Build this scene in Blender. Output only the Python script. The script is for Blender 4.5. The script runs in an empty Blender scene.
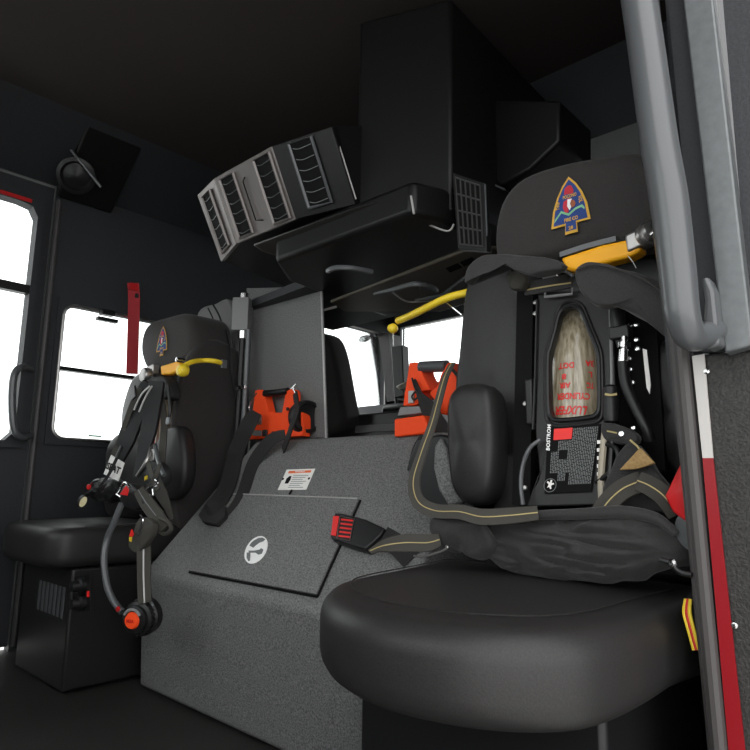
import bpy, bmesh, math, random
from mathutils import Vector, Matrix, noise
random.seed(4)
S = bpy.context.scene
COL = S.collection
V = Vector

# ------------------------------------------------------------------ camera
F_PX = 638.0486
EYE = V((0, 0, .65))
ROT = Matrix(((0.73172339, 0.10347604, 0.67370141),
              (0.68144869, -0.13200248, -0.7198632),
              (0.01444167, 0.98583369, -0.16710291)))
cam = bpy.data.cameras.new('camera')
cam.sensor_width = 36; cam.lens = 36 * F_PX / 750; cam.clip_start = .02
camo = bpy.data.objects.new('camera', cam); COL.objects.link(camo)
camo.matrix_world = Matrix.Translation(EYE) @ ROT.to_4x4()
S.camera = camo

def ray(u, v): return ROT @ V((u - 375, 375 - v, -F_PX))
def P(u, v, X=None, Y=None, Z=None, b=0.0):
    """survey helper: the point of the cab plane X=.. / Z=.. / Y=a+b*Z that was measured at (u, v)"""
    d = ray(u, v)
    if X is not None: t = (X - EYE.x) / d.x
    elif Z is not None: t = (Z - EYE.z) / d.z
    else: t = (Y + b * EYE.z - EYE.y) / (d.y - b * d.z)
    return EYE + d * t
def PS(pts, **k): return [P(u, v, **k) for u, v in pts]

# ------------------------------------------------------------------ materials
MATS = {}
def mat(name, col, rough=.6, metal=0., bump=0., scale=200., speck=0., spec=.5, kind='noise', coat=0., emit=0., sheen=0.):
    m = bpy.data.materials.new(name); m.use_nodes = True
    nt = m.node_tree; N = nt.nodes; L = nt.links
    b = N['Principled BSDF']
    b.inputs['Base Color'].default_value = (*col, 1)
    b.inputs['Roughness'].default_value = rough
    b.inputs['Metallic'].default_value = metal
    b.inputs['Specular IOR Level'].default_value = spec
    if coat: b.inputs['Coat Weight'].default_value = coat
    if sheen: b.inputs['Sheen Weight'].default_value = sheen
    if emit:
        b.inputs['Emission Color'].default_value = (*col, 1); b.inputs['Emission Strength'].default_value = emit
    tc = N.new('ShaderNodeTexCoord')
    if kind == 'noise':
        t = N.new('ShaderNodeTexNoise'); t.inputs['Scale'].default_value = scale; t.inputs['Detail'].default_value = 3
        out = t.outputs['Fac']
    elif kind == 'weave':
        t = N.new('ShaderNodeTexWave'); t.inputs['Scale'].default_value = scale; t.inputs['Distortion'].default_value = 1.5
        out = t.outputs['Fac']
    else:
        t = N.new('ShaderNodeTexVoronoi'); t.inputs['Scale'].default_value = scale
        out = t.outputs['Distance']
    L.new(tc.outputs['Object'], t.inputs['Vector'])
    if bump:
        bp = N.new('ShaderNodeBump'); bp.inputs['Strength'].default_value = bump; bp.inputs['Distance'].default_value = .002
        L.new(out, bp.inputs['Height']); L.new(bp.outputs['Normal'], b.inputs['Normal'])
    if speck:
        r = N.new('ShaderNodeValToRGB')
        r.color_ramp.elements[0].position = .3; r.color_ramp.elements[1].position = .72
        r.color_ramp.elements[0].color = (*[c * (1 - speck) for c in col], 1)
        r.color_ramp.elements[1].color = (*[min(1, c * (1 + speck)) for c in col], 1)
        L.new(out, r.inputs['Fac']); L.new(r.outputs['Color'], b.inputs['Base Color'])
    MATS[name] = m
    return m
vinyl = mat('black_vinyl', (.022, .021, .021), .46, spec=.4, bump=.12, scale=420, speck=.25)
vinyl_soft = mat('charcoal_cordura', (.032, .029, .028), .75, spec=.35, bump=.35, scale=600, speck=.3, sheen=.1)
cloth = mat('black_nylon_cloth', (.027, .026, .026), .7, spec=.35, bump=.3, scale=500, speck=.3, sheen=.15)
pad = mat('black_padding', (.018, .019, .020), .6, spec=.35, bump=.3, scale=300)
liner = mat('grey_textured_coating', (.155, .157, .155), .55, bump=.9, scale=260, speck=.55)
liner_dark = mat('dark_textured_coating', (.022, .021, .020), .6, bump=.8, scale=300, speck=.5)
plastic = mat('black_plastic', (.010, .010, .011), .38, spec=.4, bump=.05, scale=300)
plate_m = mat('black_painted_plate', (.013, .0125, .0125), .42, spec=.4, bump=.08, scale=500)
trimm = mat('dark_cab_trim', (.022, .024, .028), .6, bump=.3, scale=250, speck=.2)
ceil_m = mat('brown_black_headliner', (.034, .026, .024), .8, bump=.3, scale=300, speck=.2)
hvac_m = mat('vent_panel_grey_brown', (.19, .172, .165), .38, metal=.5, bump=.1, scale=300)
dark_m = mat('duct_black', (.007, .007, .007), .42, spec=.3, bump=.05, scale=200)
duct_grey = mat('duct_dark_grey', (.028, .027, .026), .35, bump=.05, scale=200)
rubber = mat('rubber_seal', (.055, .050, .049), .5, bump=.1, scale=150)
chrome = mat('chrome', (.75, .75, .75), .2, metal=1., bump=.02)
steel = mat('brushed_steel', (.42, .41, .40), .35, metal=.9, bump=.1, scale=120)
alu = mat('painted_aluminium', (.15, .16, .165), .4, metal=.4, bump=.05, scale=80, speck=.1)
boxgrey = mat('box_grey_paint', (.22, .22, .22), .5, bump=.05, scale=200)
handle_m = mat('grab_handle_grey', (.085, .09, .095), .35, bump=.08, scale=300, coat=.3)
orange = mat('orange_plastic', (1.0, .082, .016), .6, spec=.25, bump=.02)
amber = mat('amber_painted_lever', (1.0, .46, .01), .5, bump=.02)
yellow = mat('yellow_plastic', (.85, .62, .03), .35, bump=.02)
red = mat('red_webbing', (.42, .012, .02), .6, bump=.3, scale=400)
redp = mat('red_plastic', (.75, .02, .02), .35, bump=.02)
redv = mat('red_vinyl', (.55, .01, .012), .45, bump=.05)
redtape = mat('red_reflective_tape', (.25, .003, .008), .35, bump=.05, scale=500)
whitetape = mat('white_reflective_tape', (.52, .50, .48), .4, bump=.05, scale=500)
web_black = mat('black_webbing', (.016, .015, .015), .7, bump=.6, scale=260, kind='weave')
web_grey = mat('grey_webbing', (.055, .052, .044), .75, bump=.6, scale=260, kind='weave')
stripe = mat('yellow_thread', (.42, .34, .15), .7, bump=.2)
white = mat('white_print', (.97, .97, .96), .5)
offwhite = mat('label_white', (.90, .88, .85), .5, bump=.02)
lab_or = mat('label_orange', (.85, .17, .05), .5)
lab_red = mat('label_red', (.85, .02, .015), .45)
print_grey = mat('label_grey_print', (.16, .17, .17), .6)
print_black = mat('print_black', (.006, .006, .006), .7, spec=.12)
tan = mat('tan_leather', (.33, .21, .08), .7, bump=.3, scale=250, speck=.2)
navy = mat('patch_navy', (.02, .06, .25), .7, bump=.5, scale=800)
gold = mat('patch_gold', (.75, .42, .05), .6, bump=.5, scale=800)
pred = mat('patch_red', (.6, .03, .05), .7, bump=.5, scale=800)
pbrown = mat('patch_brown', (.35, .10, .04), .7)
pgreen = mat('patch_green', (.25, .55, .30), .7)
ltrim = mat('light_edge_trim', (.45, .44, .43), .4, metal=.3)
beige = mat('beige_plastic', (.40, .36, .28), .5)
concrete = mat('pale_concrete', (.5, .5, .48), .8, bump=.3, scale=20, speck=.1)
greenst = mat('green_sticker', (.15, .5, .3), .5)
olive = mat('brownish_visor', (.075, .066, .05), .4, bump=.1)
gauge_m = mat('gauge_face', (.7, .62, .35), .4, emit=0)
def composite():
    m = mat('composite_fibre_tan', (.40, .34, .24), .22, bump=.05, scale=60, coat=.6)
    N = m.node_tree.nodes; L = m.node_tree.links; b = N['Principled BSDF']
    tc = N.new('ShaderNodeTexCoord'); mp = N.new('ShaderNodeMapping'); mp.inputs['Scale'].default_value = (60, 60, 5)
    t = N.new('ShaderNodeTexNoise'); t.inputs['Scale'].default_value = 3; t.inputs['Detail'].default_value = 5
    r = N.new('ShaderNodeValToRGB')
    r.color_ramp.elements[0].position = .35; r.color_ramp.elements[0].color = (.22, .18, .11, 1)
    r.color_ramp.elements[1].position = .7; r.color_ramp.elements[1].color = (.50, .44, .33, 1)
    L.new(tc.outputs['Object'], mp.inputs['Vector']); L.new(mp.outputs['Vector'], t.inputs['Vector'])
    L.new(t.outputs['Fac'], r.inputs['Fac']); L.new(r.outputs['Color'], b.inputs['Base Color'])
    return m
comp = composite()
def glass_mat():
    m = bpy.data.materials.new('window_glass'); m.use_nodes = True
    N = m.node_tree.nodes; L = m.node_tree.links; N.remove(N['Principled BSDF'])
    a = N.new('ShaderNodeBsdfTransparent'); a.inputs['Color'].default_value = (.96, .98, .98, 1)
    g = N.new('ShaderNodeBsdfGlossy'); g.inputs['Roughness'].default_value = .02
    x = N.new('ShaderNodeMixShader'); fr = N.new('ShaderNodeFresnel'); fr.inputs['IOR'].default_value = 1.35
    L.new(fr.outputs['Fac'], x.inputs['Fac']); L.new(a.outputs[0], x.inputs[1]); L.new(g.outputs[0], x.inputs[2])
    L.new(x.outputs[0], N['Material Output'].inputs['Surface'])
    return m
glass = glass_mat()

# ------------------------------------------------------------------ object helpers
ORG = {}
def tag(o, label=None, cat=None, group=None, kind=None):
    if label: o['label'] = label
    if cat: o['category'] = cat
    if group: o['group'] = group
    if kind: o['kind'] = kind
    return o
def thing(name, label, cat, loc, group=None):
    o = bpy.data.objects.new(name, None); COL.objects.link(o)
    o.empty_display_size = .05
    o.location = loc; ORG[o.name] = V(loc)
    return tag(o, label, cat, group)

FACE0 = (0, -1, .1)
class MB:
    def __init__(s): s.v = []; s.f = []
    def add(s, vs, fs):
        n = len(s.v); s.v += [V(p) for p in vs]; s.f += [tuple(i + n for i in f) for f in fs]; return s
    def box(s, x0, x1, y0, y1, z0, z1):
        vs = [(x, y, z) for x in (x0, x1) for y in (y0, y1) for z in (z0, z1)]
        return s.add(vs, [(0, 1, 3, 2), (4, 6, 7, 5), (0, 4, 5, 1), (2, 3, 7, 6), (0, 2, 6, 4), (1, 5, 7, 3)])
    def obox(s, c, ax, ay, az):
        """oriented box: centre and three half-extent vectors"""
        c, ax, ay, az = V(c), V(ax), V(ay), V(az)
        vs = [c + ax * i + ay * j + az * k for i in (-1, 1) for j in (-1, 1) for k in (-1, 1)]
        return s.add(vs, [(0, 1, 3, 2), (4, 6, 7, 5), (0, 4, 5, 1), (2, 3, 7, 6), (0, 2, 6, 4), (1, 5, 7, 3)])
    def prism(s, outline, vec):
        n = len(outline); vec = V(vec)
        vs = [V(p) for p in outline] + [V(p) + vec for p in outline]
        fs = [tuple(range(n)), tuple(range(2 * n - 1, n - 1, -1))]
        fs += [(i, i + n, (i + 1) % n + n, (i + 1) % n) for i in range(n)]
        return s.add(vs, fs)
    def tube(s, pts, r, n=12, smooth=True, caps=True):
        pts = [V(p) for p in pts]
        rs = r if isinstance(r, (list, tuple)) else None
        if smooth and len(pts) > 2:
            k = 6; m = len(pts)
            if rs: rs = [rs[min(i // k, m - 1)] + (rs[min(i // k + 1, m - 1)] - rs[min(i // k, m - 1)]) * (i % k) / k for i in range((m - 1) * k + 1)]
            pts = crom(pts, k)
        tans = []
        for i in range(len(pts)):
            t = pts[min(i + 1, len(pts) - 1)] - pts[max(i - 1, 0)]
            tans.append(t.normalized() if t.length > 1e-9 else V((0, 0, 1)))
        t0 = tans[0]; up = V((0, 0, 1)) if abs(t0.z) < .9 else V((1, 0, 0))
        nrm = (up - t0 * up.dot(t0)).normalized()
        vs = []
        for i, p in enumerate(pts):
            t = tans[i]; nrm = (nrm - t * nrm.dot(t)).normalized(); bn = t.cross(nrm)
            rr = rs[i] if rs else r
            vs += [p + (nrm * math.cos(2 * math.pi * j / n) + bn * math.sin(2 * math.pi * j / n)) * rr for j in range(n)]
        fs = [(i * n + j, i * n + (j + 1) % n, (i + 1) * n + (j + 1) % n, (i + 1) * n + j) for i in range(len(pts) - 1) for j in range(n)]
        if caps: fs += [tuple(range(n - 1, -1, -1)), tuple(range((len(pts) - 1) * n, len(pts) * n))]
        return s.add(vs, fs)
    def lathe(s, base, axis, prof, n=32):
        """prof: list of (radius, height along axis)"""
        base = V(base); a = V(axis).normalized(); up = V((0, 0, 1)) if abs(a.z) < .9 else V((1, 0, 0))
        e1 = (up - a * up.dot(a)).normalized(); e2 = a.cross(e1)
        vs = []
        for r, h in prof:
            vs += [base + a * h + (e1 * math.cos(2 * math.pi * j / n) + e2 * math.sin(2 * math.pi * j / n)) * max(r, 1e-5) for j in range(n)]
        fs = [(i * n + j, i * n + (j + 1) % n, (i + 1) * n + (j + 1) % n, (i + 1) * n + j) for i in range(len(prof) - 1) for j in range(n)]
        fs += [tuple(range(n - 1, -1, -1)), tuple(range((len(prof) - 1) * n, len(prof) * n))]
        return s.add(vs, fs)
    def ribbon(s, pts, w, th=.003, face=None, k=6, off=0., sides=None):
        face = face or FACE0
        pts = [V(p) for p in pts]
        ws = list(w) if isinstance(w, (list, tuple)) else [w] * len(pts)
        if len(pts) > 2:
            m = len(pts)
            ws = [ws[min(i // k, m - 1)] + (ws[min(i // k + 1, m - 1)] - ws[min(i // k, m - 1)]) * (i % k) / k for i in range((m - 1) * k + 1)]
            if sides:
                sd = [V(q) for q in sides]
                sides = [sd[min(i // k, m - 1)].lerp(sd[min(i // k + 1, m - 1)], (i % k) / k) for i in range((m - 1) * k + 1)]
            pts = crom(pts, k)
        face = V(face).normalized(); vs = []; prev = None
        for i, p in enumerate(pts):
            t = (pts[min(i + 1, len(pts) - 1)] - pts[max(i - 1, 0)]).normalized()
            sd = sides[i].normalized() if sides else t.cross(face)
            if sd.length < .2: sd = prev if prev else V((1, 0, 0))
            sd.normalize()
            if prev and sd.dot(prev) < 0 and not sides: sd = -sd
            prev = sd; nn = sd.cross(t).normalized()
            if nn.dot(face) < 0: nn = -nn
            h = ws[i] / 2; c = p + nn * off
            vs += [c - sd * h - nn * th / 2, c + sd * h - nn * th / 2, c + sd * h + nn * th / 2, c - sd * h + nn * th / 2]
        fs = [(i * 4 + j, i * 4 + (j + 1) % 4, i * 4 + 4 + (j + 1) % 4, i * 4 + 4 + j) for i in range(len(pts) - 1) for j in range(4)]
        fs += [(3, 2, 1, 0), tuple(range(len(vs) - 4, len(vs)))]
        return s.add(vs, fs)
    def pillow(s, outline, n, depth, r, bulge=.01, N=56, wob=0., wscale=20., caprings=7, smooth=True, fold=0.):
        """cushion: outline is the widest contour, n points to the viewer side, body runs back by depth"""
        n = V(n).normalized()
        o = [V(p) for p in outline]
        if smooth: o = crom(o, 6, True)
        o = resample(o, N)
        c = sum(o, V()) / len(o)
        rr = sum((p - c).length for p in o) / len(o)
        rings = []
        for i in range(4, -1, -1): rings.append(((i / 4) * .0 + r * (1 - math.cos(math.pi / 2 * i / 4)), -depth + r * (1 - math.sin(math.pi / 2 * i / 4)) - 0))
        seq = [(r * (1 - math.sin(math.pi / 2 * i / 4)), -depth + r * (1 - math.cos(math.pi / 2 * i / 4))) for i in range(5)]
        seq += [(r * (1 - math.cos(math.pi / 2 * i / 5)), -r + r * math.sin(math.pi / 2 * i / 5)) for i in range(6)]
        s0 = 1 - r / rr
        ringsc = [(1 - a / rr, h) for a, h in seq]
        for i in range(1, caprings):
            q = 1 - i / caprings
            ringsc.append((s0 * q, bulge * (1 - q * q)))
        vs = []
        for sc, h in ringsc:
            for p in o:
                # offset uses true inset distance, not pure scaling, near the rim
                d = (p - c); L = d.length
                if sc >= s0 - 1e-6: k = 1 - (1 - sc) * rr / L
                else: k = (1 - (1 - s0) * rr / L) * (sc / s0)
                vs.append(c + d * k + n * h)
        vs.append(c + n * bulge); vs.append(c - n * depth)
        m = len(ringsc)
        fs = [(i * N + j, i * N + (j + 1) % N, (i + 1) * N + (j + 1) % N, (i + 1) * N + j) for i in range(m - 1) for j in range(N)]
        fs += [((m - 1) * N + j, (m - 1) * N + (j + 1) % N, m * N) for j in range(N)]
        fs += [((j + 1) % N, j, m * N + 1) for j in range(N)]
        if wob:
            vs = [p + noise.noise_vector(p * wscale) * wob + noise.noise_vector(p * wscale * 2.3) * wob * .4 for p in vs]
        if fold:
            vs = [p + n * (fold * abs(noise.noise(V((p.x * 9 + p.z * 14, p.y * 8, p.z * 52)))) * 2 - fold * .5) for p in vs]
        return s.add(vs, fs)
    def plate_hole(s, outer, inner, vec, N=64):
        """flat plate with a hole, extruded along vec"""
        vec = V(vec)
        i_ = resample([V(p) for p in inner], N); c = sum(i_, V()) / N
        out = [V(p) for p in outer]; nrm = vec.normalized()
        e1 = (out[1] - out[0]).normalized(); e2 = nrm.cross(e1)
        def to2(p): d = p - c; return (d.dot(e1), d.dot(e2))
        o2 = [to2(p) for p in out]; res = []
        for p in i_:
            x, y = to2(p); a = math.hypot(x, y); dx, dy = x / a, y / a; best = None
            for k in range(len(o2)):
                ax, ay = o2[k]; bx, by = o2[(k + 1) % len(o2)]
                ex, ey = bx - ax, by - ay; den = dx * ey - dy * ex
                if abs(den) < 1e-12: continue
                t = (ax * ey - ay * ex) / den; w = (ax * dy - ay * dx) / den
                if t > 0 and -1e-6 <= w <= 1 + 1e-6 and (best is None or t > best): best = t
            res.append(c + e1 * dx * best + e2 * dy * best)
        # snap nearest ring point to each outer corner
        for q in out:
            k = min(range(N), key=lambda j: (res[j] - q).length); res[k] = q
        vs = res + i_ + [p + vec for p in res] + [p + vec for p in i_]
        fs = []
        for j in range(N):
            k = (j + 1) % N
            fs += [(j, k, N + k, N + j), (2 * N + j, 3 * N + j, 3 * N + k, 2 * N + k), (j, 2 * N + j, 2 * N + k, k), (N + j, N + k, 3 * N + k, 3 * N + j)]
        return s.add(vs, fs)
    def build(s, name, material, parent=None, bevel=0., smooth=True, label=None, kind=None, sharp=35):
        org = V((0, 0, 0))
        if parent is not None: org = ORG[parent.name]
        else:
            lo = [min(p[i] for p in s.v) for i in range(3)]; hi = [max(p[i] for p in s.v) for i in range(3)]
            org = V(((lo[0] + hi[0]) / 2, (lo[1] + hi[1]) / 2, lo[2]))
        me = bpy.data.meshes.new(name)
        bm = bmesh.new()
        bv = [bm.verts.new(p - org) for p in s.v]
        for f in s.f:
            try: bm.faces.new([bv[i] for i in f])
            except ValueError: pass
        bmesh.ops.recalc_face_normals(bm, faces=bm.faces)
        bm.to_mesh(me); bm.free()
        me.materials.append(material)
        if smooth:
            me.polygons.foreach_set('use_smooth', [True] * len(me.polygons))
            me.set_sharp_from_angle(angle=math.radians(sharp))
        o = bpy.data.objects.new(name, me); COL.objects.link(o)
        if parent is not None: o.parent = parent
        else: o.location = org
        ORG[o.name] = org
        if bevel:
            md = o.modifiers.new('bevel', 'BEVEL'); md.width = bevel; md.segments = 3; md.limit_method = 'ANGLE'; md.harden_normals = False
        if label: o['label'] = label
        if kind: o['kind'] = kind
        return o
def crom(p, k, closed=False):
    n = len(p); out = []
    rng = range(n) if closed else range(n - 1)
    for i in rng:
        if closed: a, b, c, d = p[(i - 1) % n], p[i], p[(i + 1) % n], p[(i + 2) % n]
        else: a, b, c, d = p[max(i - 1, 0)], p[i], p[i + 1], p[min(i + 2, n - 1)]
        for j in range(k):
            t = j / k
            out.append(.5 * ((2 * b) + (c - a) * t + (2 * a - 5 * b + 4 * c - d) * t * t + (3 * b - a - 3 * c + d) * t ** 3))
    if not closed: out.append(p[-1].copy())
    return out
def resample(p, N):
    n = len(p); L = [(p[(i + 1) % n] - p[i]).length for i in range(n)]; T = sum(L); out = []; i = 0; acc = 0.
    for k in range(N):
        d = T * k / N
        while i < n - 1 and acc + L[i] < d: acc += L[i]; i += 1
        t = (d - acc) / L[i] if L[i] > 1e-9 else 0
        out.append(p[i].lerp(p[(i + 1) % n], min(1, t)))
    return out
def struct(name, mb, m, bevel=0.): 
    o = mb.build(name, m, bevel=bevel); o['kind'] = 'structure'; return o
def text_mb(txt, origin, ex, ey, size, depth=.0006, italic=0., align='CENTER', warp=None, spacing=1.0, fit=None):
    """lettering as real raised mesh: ex reading direction, ey up direction"""
    cu = bpy.data.curves.new('lettering', 'FONT'); cu.body = txt; cu.size = 1; cu.align_x = align; cu.align_y = 'CENTER'
    cu.resolution_u = 2; cu.shear = italic; cu.space_character = spacing; cu.offset = .03
    o = bpy.data.objects.new('lettering', cu); COL.objects.link(o)
    bpy.context.view_layer.update()
    dg = bpy.context.evaluated_depsgraph_get(); me = bpy.data.meshes.new_from_object(o.evaluated_get(dg))
    ex, ey = V(ex).normalized(), V(ey).normalized(); nz = ex.cross(ey); origin = V(origin)
    sx = size
    if fit:
        xs = [v.co.x for v in me.vertices]; sx = fit / max(1e-6, max(xs) - min(xs))
    mb = MB(); vs = []
    def mp(x, y, z):
        if warp: return warp(x * sx, y * size, z)
        return origin + ex * x * sx + ey * y * size + nz * z
    for v in me.vertices: vs.append(mp(v.co.x, v.co.y, depth))
    mb.add(vs, [tuple(p.vertices) for p in me.polygons])
    bpy.data.objects.remove(o); bpy.data.curves.remove(cu); bpy.data.meshes.remove(me)
    return mb
def bolt(mb, p, n, r=.006, h=.005):
    mb.lathe(p, n, [(r, 0), (r, h * .5), (r * .8, h * .9), (r * .3, h)], 12)

# ------------------------------------------------------------------ cab shell
XF, XN = -2.75, -.30          # far wall, near wall
YB, YR, YW = 1.90, -.7, 3.12  # overhead bulkhead, rear wall, windshield
ZC, ZC2 = 2.08, 1.78
struct('floor', MB().box(XF - .05, XN, YR, YW + .1, -.05, 0), liner_dark)
struct('ceiling', MB().box(XF - .05, XN + .05, YR, YB + .04, ZC, ZC + .05), ceil_m)
struct('trim_1', MB().box(XF - .05, XN + .05, YB, YB + .04, ZC2, ZC), trimm)
struct('trim_2', MB().box(XF - .05, XN + .05, YB + .04, YW + .1, ZC2, ZC2 + .04), trimm)
wb = MB().box(XF - .05, XN + .05, YR - .05, YR, 0, .80).box(XF - .05, XN + .05, YR - .05, YR, 1.90, ZC)
wb.box(XF - .05, XF + .15, YR - .05, YR, .80, 1.90).box(-1.55, -1.45, YR - .05, YR, .80, 1.90).box(XN - .10, XN + .05, YR - .05, YR, .80, 1.90)
struct('wall_back', wb, trimm)
for num_, a_, b_ in ((5, XF + .15, -1.55), (6, -1.45, XN - .10)):  # unseen rear windows, added to brighten the seats and engine cover
    struct('window_%d' % num_, MB().box(a_ + .002, b_ - .002, YR - .03, YR - .024, .802, 1.898), glass)
# near wall: in front of the opening, behind it, and the beam above it
nw = MB().box(XN, XN + .05, 1.02, YW, 0, ZC).box(XN, XN + .05, YR, -.35, 0, ZC).box(XN, XN + .05, -.35, 1.02, 1.95, ZC)
struct('wall_near', nw, trimm)
# far wall with the openings left free
DO = (.20, .885, .77, 1.785)      # door glass  y0,y1,z0,z1
FO = (.985, 1.56, .79, 1.40)   # fixed window
FD = (2.28, 3.05, .98, 1.63)     # driver's door window
def wall_with_holes(x0, x1, y0, y1, z0, z1, holes):
    mb = MB(); ys = sorted({y0, y1} | {h[0] for h in holes} | {h[1] for h in holes})
    for a, b in zip(ys[:-1], ys[1:]):
        seg = [(z0, z1)]
        for h in holes:
            if h[0] <= a and b <= h[1]:
                seg = [t for s_ in seg for t in ((s_[0], h[2]), (h[3], s_[1]))]
        for c, d in seg: mb.box(x0, x1, a, b, c, d)
    return mb
struct('wall_far', wall_with_holes(XF - .05, XF, .93, YW + .1, 0, ZC, [FO, FD]).box(XF - .05, XF, YR, -.2, 0, ZC).box(XF - .05, XF, -.2, .93, 1.88, ZC), trimm)
struct('trim_3', MB().prism([V((XF, YR, 1.88)), V((XF, YR, ZC)), V((XF + .30, YR, ZC))], (0, YB - YR, 0)), trimm)
# front wall below and beside the windshield
WS = (-2.70, -1.60, -1.50, -.42, 1.22, 1.67)
fw = MB().box(XF, XN, YW, YW + .05, 0, WS[4]).box(XF, XN, YW, YW + .05, WS[5], ZC2).box(XF, WS[0], YW, YW + .05, WS[4], WS[5])
fw.box(WS[1], WS[2], YW, YW + .05, WS[4], WS[5]).box(WS[3], XN, YW, YW + .05, WS[4], WS[5])
struct('wall_front', fw, trimm)

def rrect(y0, y1, z0, z1, r, x=None, k=5, yplane=None):
    out = []
    for cy, cz, a0 in ((y1 - r, z1 - r, 0), (y0 + r, z1 - r, 90), (y0 + r, z0 + r, 180), (y1 - r, z0 + r, 270)):
        for i in range(k + 1):
            a = math.radians(a0 + 90 * i / k); q, w = cy + r * math.cos(a), cz + r * math.sin(a)
            out.append(V((x, q, w)) if x is not None else V((q, yplane, w)))
    return out
def window_unit(num, hole, x, bar=None, r=.05, fw_=.022):
    y0, y1, z0, z1 = hole
    w = bpy.data.objects.new('window_%d' % num, None); COL.objects.link(w); w.location = (x, (y0 + y1) / 2, z0); ORG[w.name] = V(w.location); w['kind'] = 'structure'
    g = .004
    MB().plate_hole([V((x - .04, y1 + g, z1 + g)), V((x - .04, y0 - g, z1 + g)), V((x - .04, y0 - g, z0 - g)), V((x - .04, y1 + g, z0 - g))],
                    rrect(y0 + fw_, y1 - fw_, z0 + fw_, z1 - fw_, r, x - .04), (.05, 0, 0)).build('window_frame', trimm, w)
    MB().tube(rrect(y0 + fw_, y1 - fw_, z0 + fw_, z1 - fw_, r, x + .008) + [V((x + .008, y1 - fw_, z1 - fw_ - r))], .007, 8, smooth=False).build('bright_edging', steel, w)
    MB().box(x - .034, x - .028, y0 + .004, y1 - .004, z0 + .004, z1 - .004).build('glass_pane', glass, w)
    if bar: MB().box(x - .03, x + .004, y0 + .01, y1 - .01, bar - .008, bar + .008).build('glazing_bar', plastic, w)
    return w
window_unit(2, FO, XF, bar=1.105)
window_unit(3, FD, XF, r=.07)
# windshield
w = bpy.data.objects.new('window_4', None); COL.objects.link(w); w.location = (-1.5, YW, WS[4]); ORG[w.name] = V(w.location); w['kind'] = 'structure'
for a, b in ((WS[0], WS[1]), (WS[2], WS[3])):
    MB().box(a + .003, b - .003, YW + .02, YW + .026, WS[4] + .003, WS[5] - .003).build('glass_pane', glass, w)
# far rear door (closed)
d = bpy.data.objects.new('door_1', None); COL.objects.link(d); d.location = (XF, .4, 0); ORG[d.name] = V(d.location); d['kind'] = 'structure'
wall_with_holes(XF - .05, XF - .005, -.19, .925, .02, 1.87, [DO]).build('door_panel', trimm, d)
MB().plate_hole([V((XF - .045, DO[1] + .003, DO[3] + .003)), V((XF - .045, DO[0] - .003, DO[3] + .003)), V((XF - .045, DO[0] - .003, DO[2] - .003)), V((XF - .045, DO[1] + .003, DO[2] - .003))],
                rrect(DO[0] + .02, DO[1] - .02, DO[2] + .02, DO[3] - .02, .05, XF - .045), (.06, 0, 0)).build('window_frame', trimm, d)
MB().tube([V((XF + .005, DO[1] - .012, DO[2] + .05)), V((XF + .005, DO[1] - .012, DO[3] - .05))], .006, 8).build('bright_edging', ltrim, d)
MB().box(XF - .034, XF - .028, DO[0] + .003, DO[1] - .003, DO[2] + .003, DO[3] - .003).build('glass_pane', glass, d)
MB().box(XF - .03, XF + .006, DO[0] + .02, DO[1] - .02, 1.39, 1.425).build('glazing_bar', plastic, d)
MB().box(XF + .014, XF + .02, DO[0] + .0, DO[1] - .05, 1.768, 1.783).build('red_light_strip', redv, d)
hb = MB().tube([P(30, 435, X=XF + .01), P(21, 437, X=XF + .06), P(14, 428, X=XF + .07), P(12, 400, X=XF + .07), P(14, 376, X=XF + .07), P(21, 367, X=XF + .06), P(31, 369, X=XF + .01)], .014, 10)
hb.build('grab_handle', handle_m, d)
# pillar between door and fixed window with its round seal
struct('trim_4', MB().tube([V((XF + .004, .945, .02)), V((XF + .004, .945, 1.82))], .010, 10), rubber)

# ------------------------------------------------------------------ outside ground
struct('floor_outside', MB().box(-14, 14, -14, 14, -1.1, -1.0), concrete)

# ------------------------------------------------------------------ speaker in the ceiling corner
t = thing('ceiling_speaker', 'round black loudspeaker in a wedge housing in the upper far ceiling corner', 'speaker', (-2.62, 1.0, 1.9))
q = V((-2.60, 1.02, 1.93)); n = V((.75, -.35, -.55)).normalized()
MB().prism([V((XF + .01, .93, 1.83)), V((XF + .01, .93, 2.07)), V((-2.47, .93, 2.07))], (0, .24, 0)).build('housing', dark_m, t, bevel=.01)
q = P(76, 176, X=-2.60)
MB().lathe(q - n * .03, n, [(.075, 0), (.075, .03), (.06, .035), (.05, .02), (.02, .03), (.004, .035)], 32).build('speaker_cone', plastic, t)
MB().tube([P(71, 150, X=-2.58), P(101, 187, X=-2.52)], .006, 8).build('edge_strip', handle_m, t)

# red strap hanging from ceiling in front of fixed window
t = thing('red_strap', 'dark red webbing strap hanging in front of the fixed side window', 'strap', P(133, 372, X=-2.62))
MB().ribbon(PS([(133, 283), (134, 300), (133, 340), (132, 374)], X=-2.715), .05, .003, face=(1, -.4, 0)).build('webbing', red, t)
MB().obox(P(134, 287, X=-2.712), (.006, 0, 0), (0, .022, 0), (0, 0, .016)).build('clip', redv, t, bevel=.003)
MB().obox(P(138, 296, X=-2.71), (.004, 0, 0), (0, .014, 0), (0, 0, .01)).build('buckle', web_black, t)
# latch on window top
t = thing('window_latch', 'small black latch on the top edge of the fixed side window', 'latch', P(107, 320, X=XF + .02))
MB().obox(P(107, 313, X=XF + .03), (.02, 0, 0), (0, .03, 0), (0, 0, .012)).build('latch_body', plastic, t, bevel=.005)
MB().obox(P(107, 320, X=XF + .035), (.015, 0, 0), (0, .045, 0), (0, 0, .008)).build('latch_tab', plastic, t, bevel=.004)
tag(MB().obox(P(95, 436, X=XF - .024), (.001, 0, 0), (0, .028, 0), (0, 0, .0035)).build('glass_sticker', greenst), 'tiny green sticker at the bottom of the fixed side window glass', 'sticker')

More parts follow.
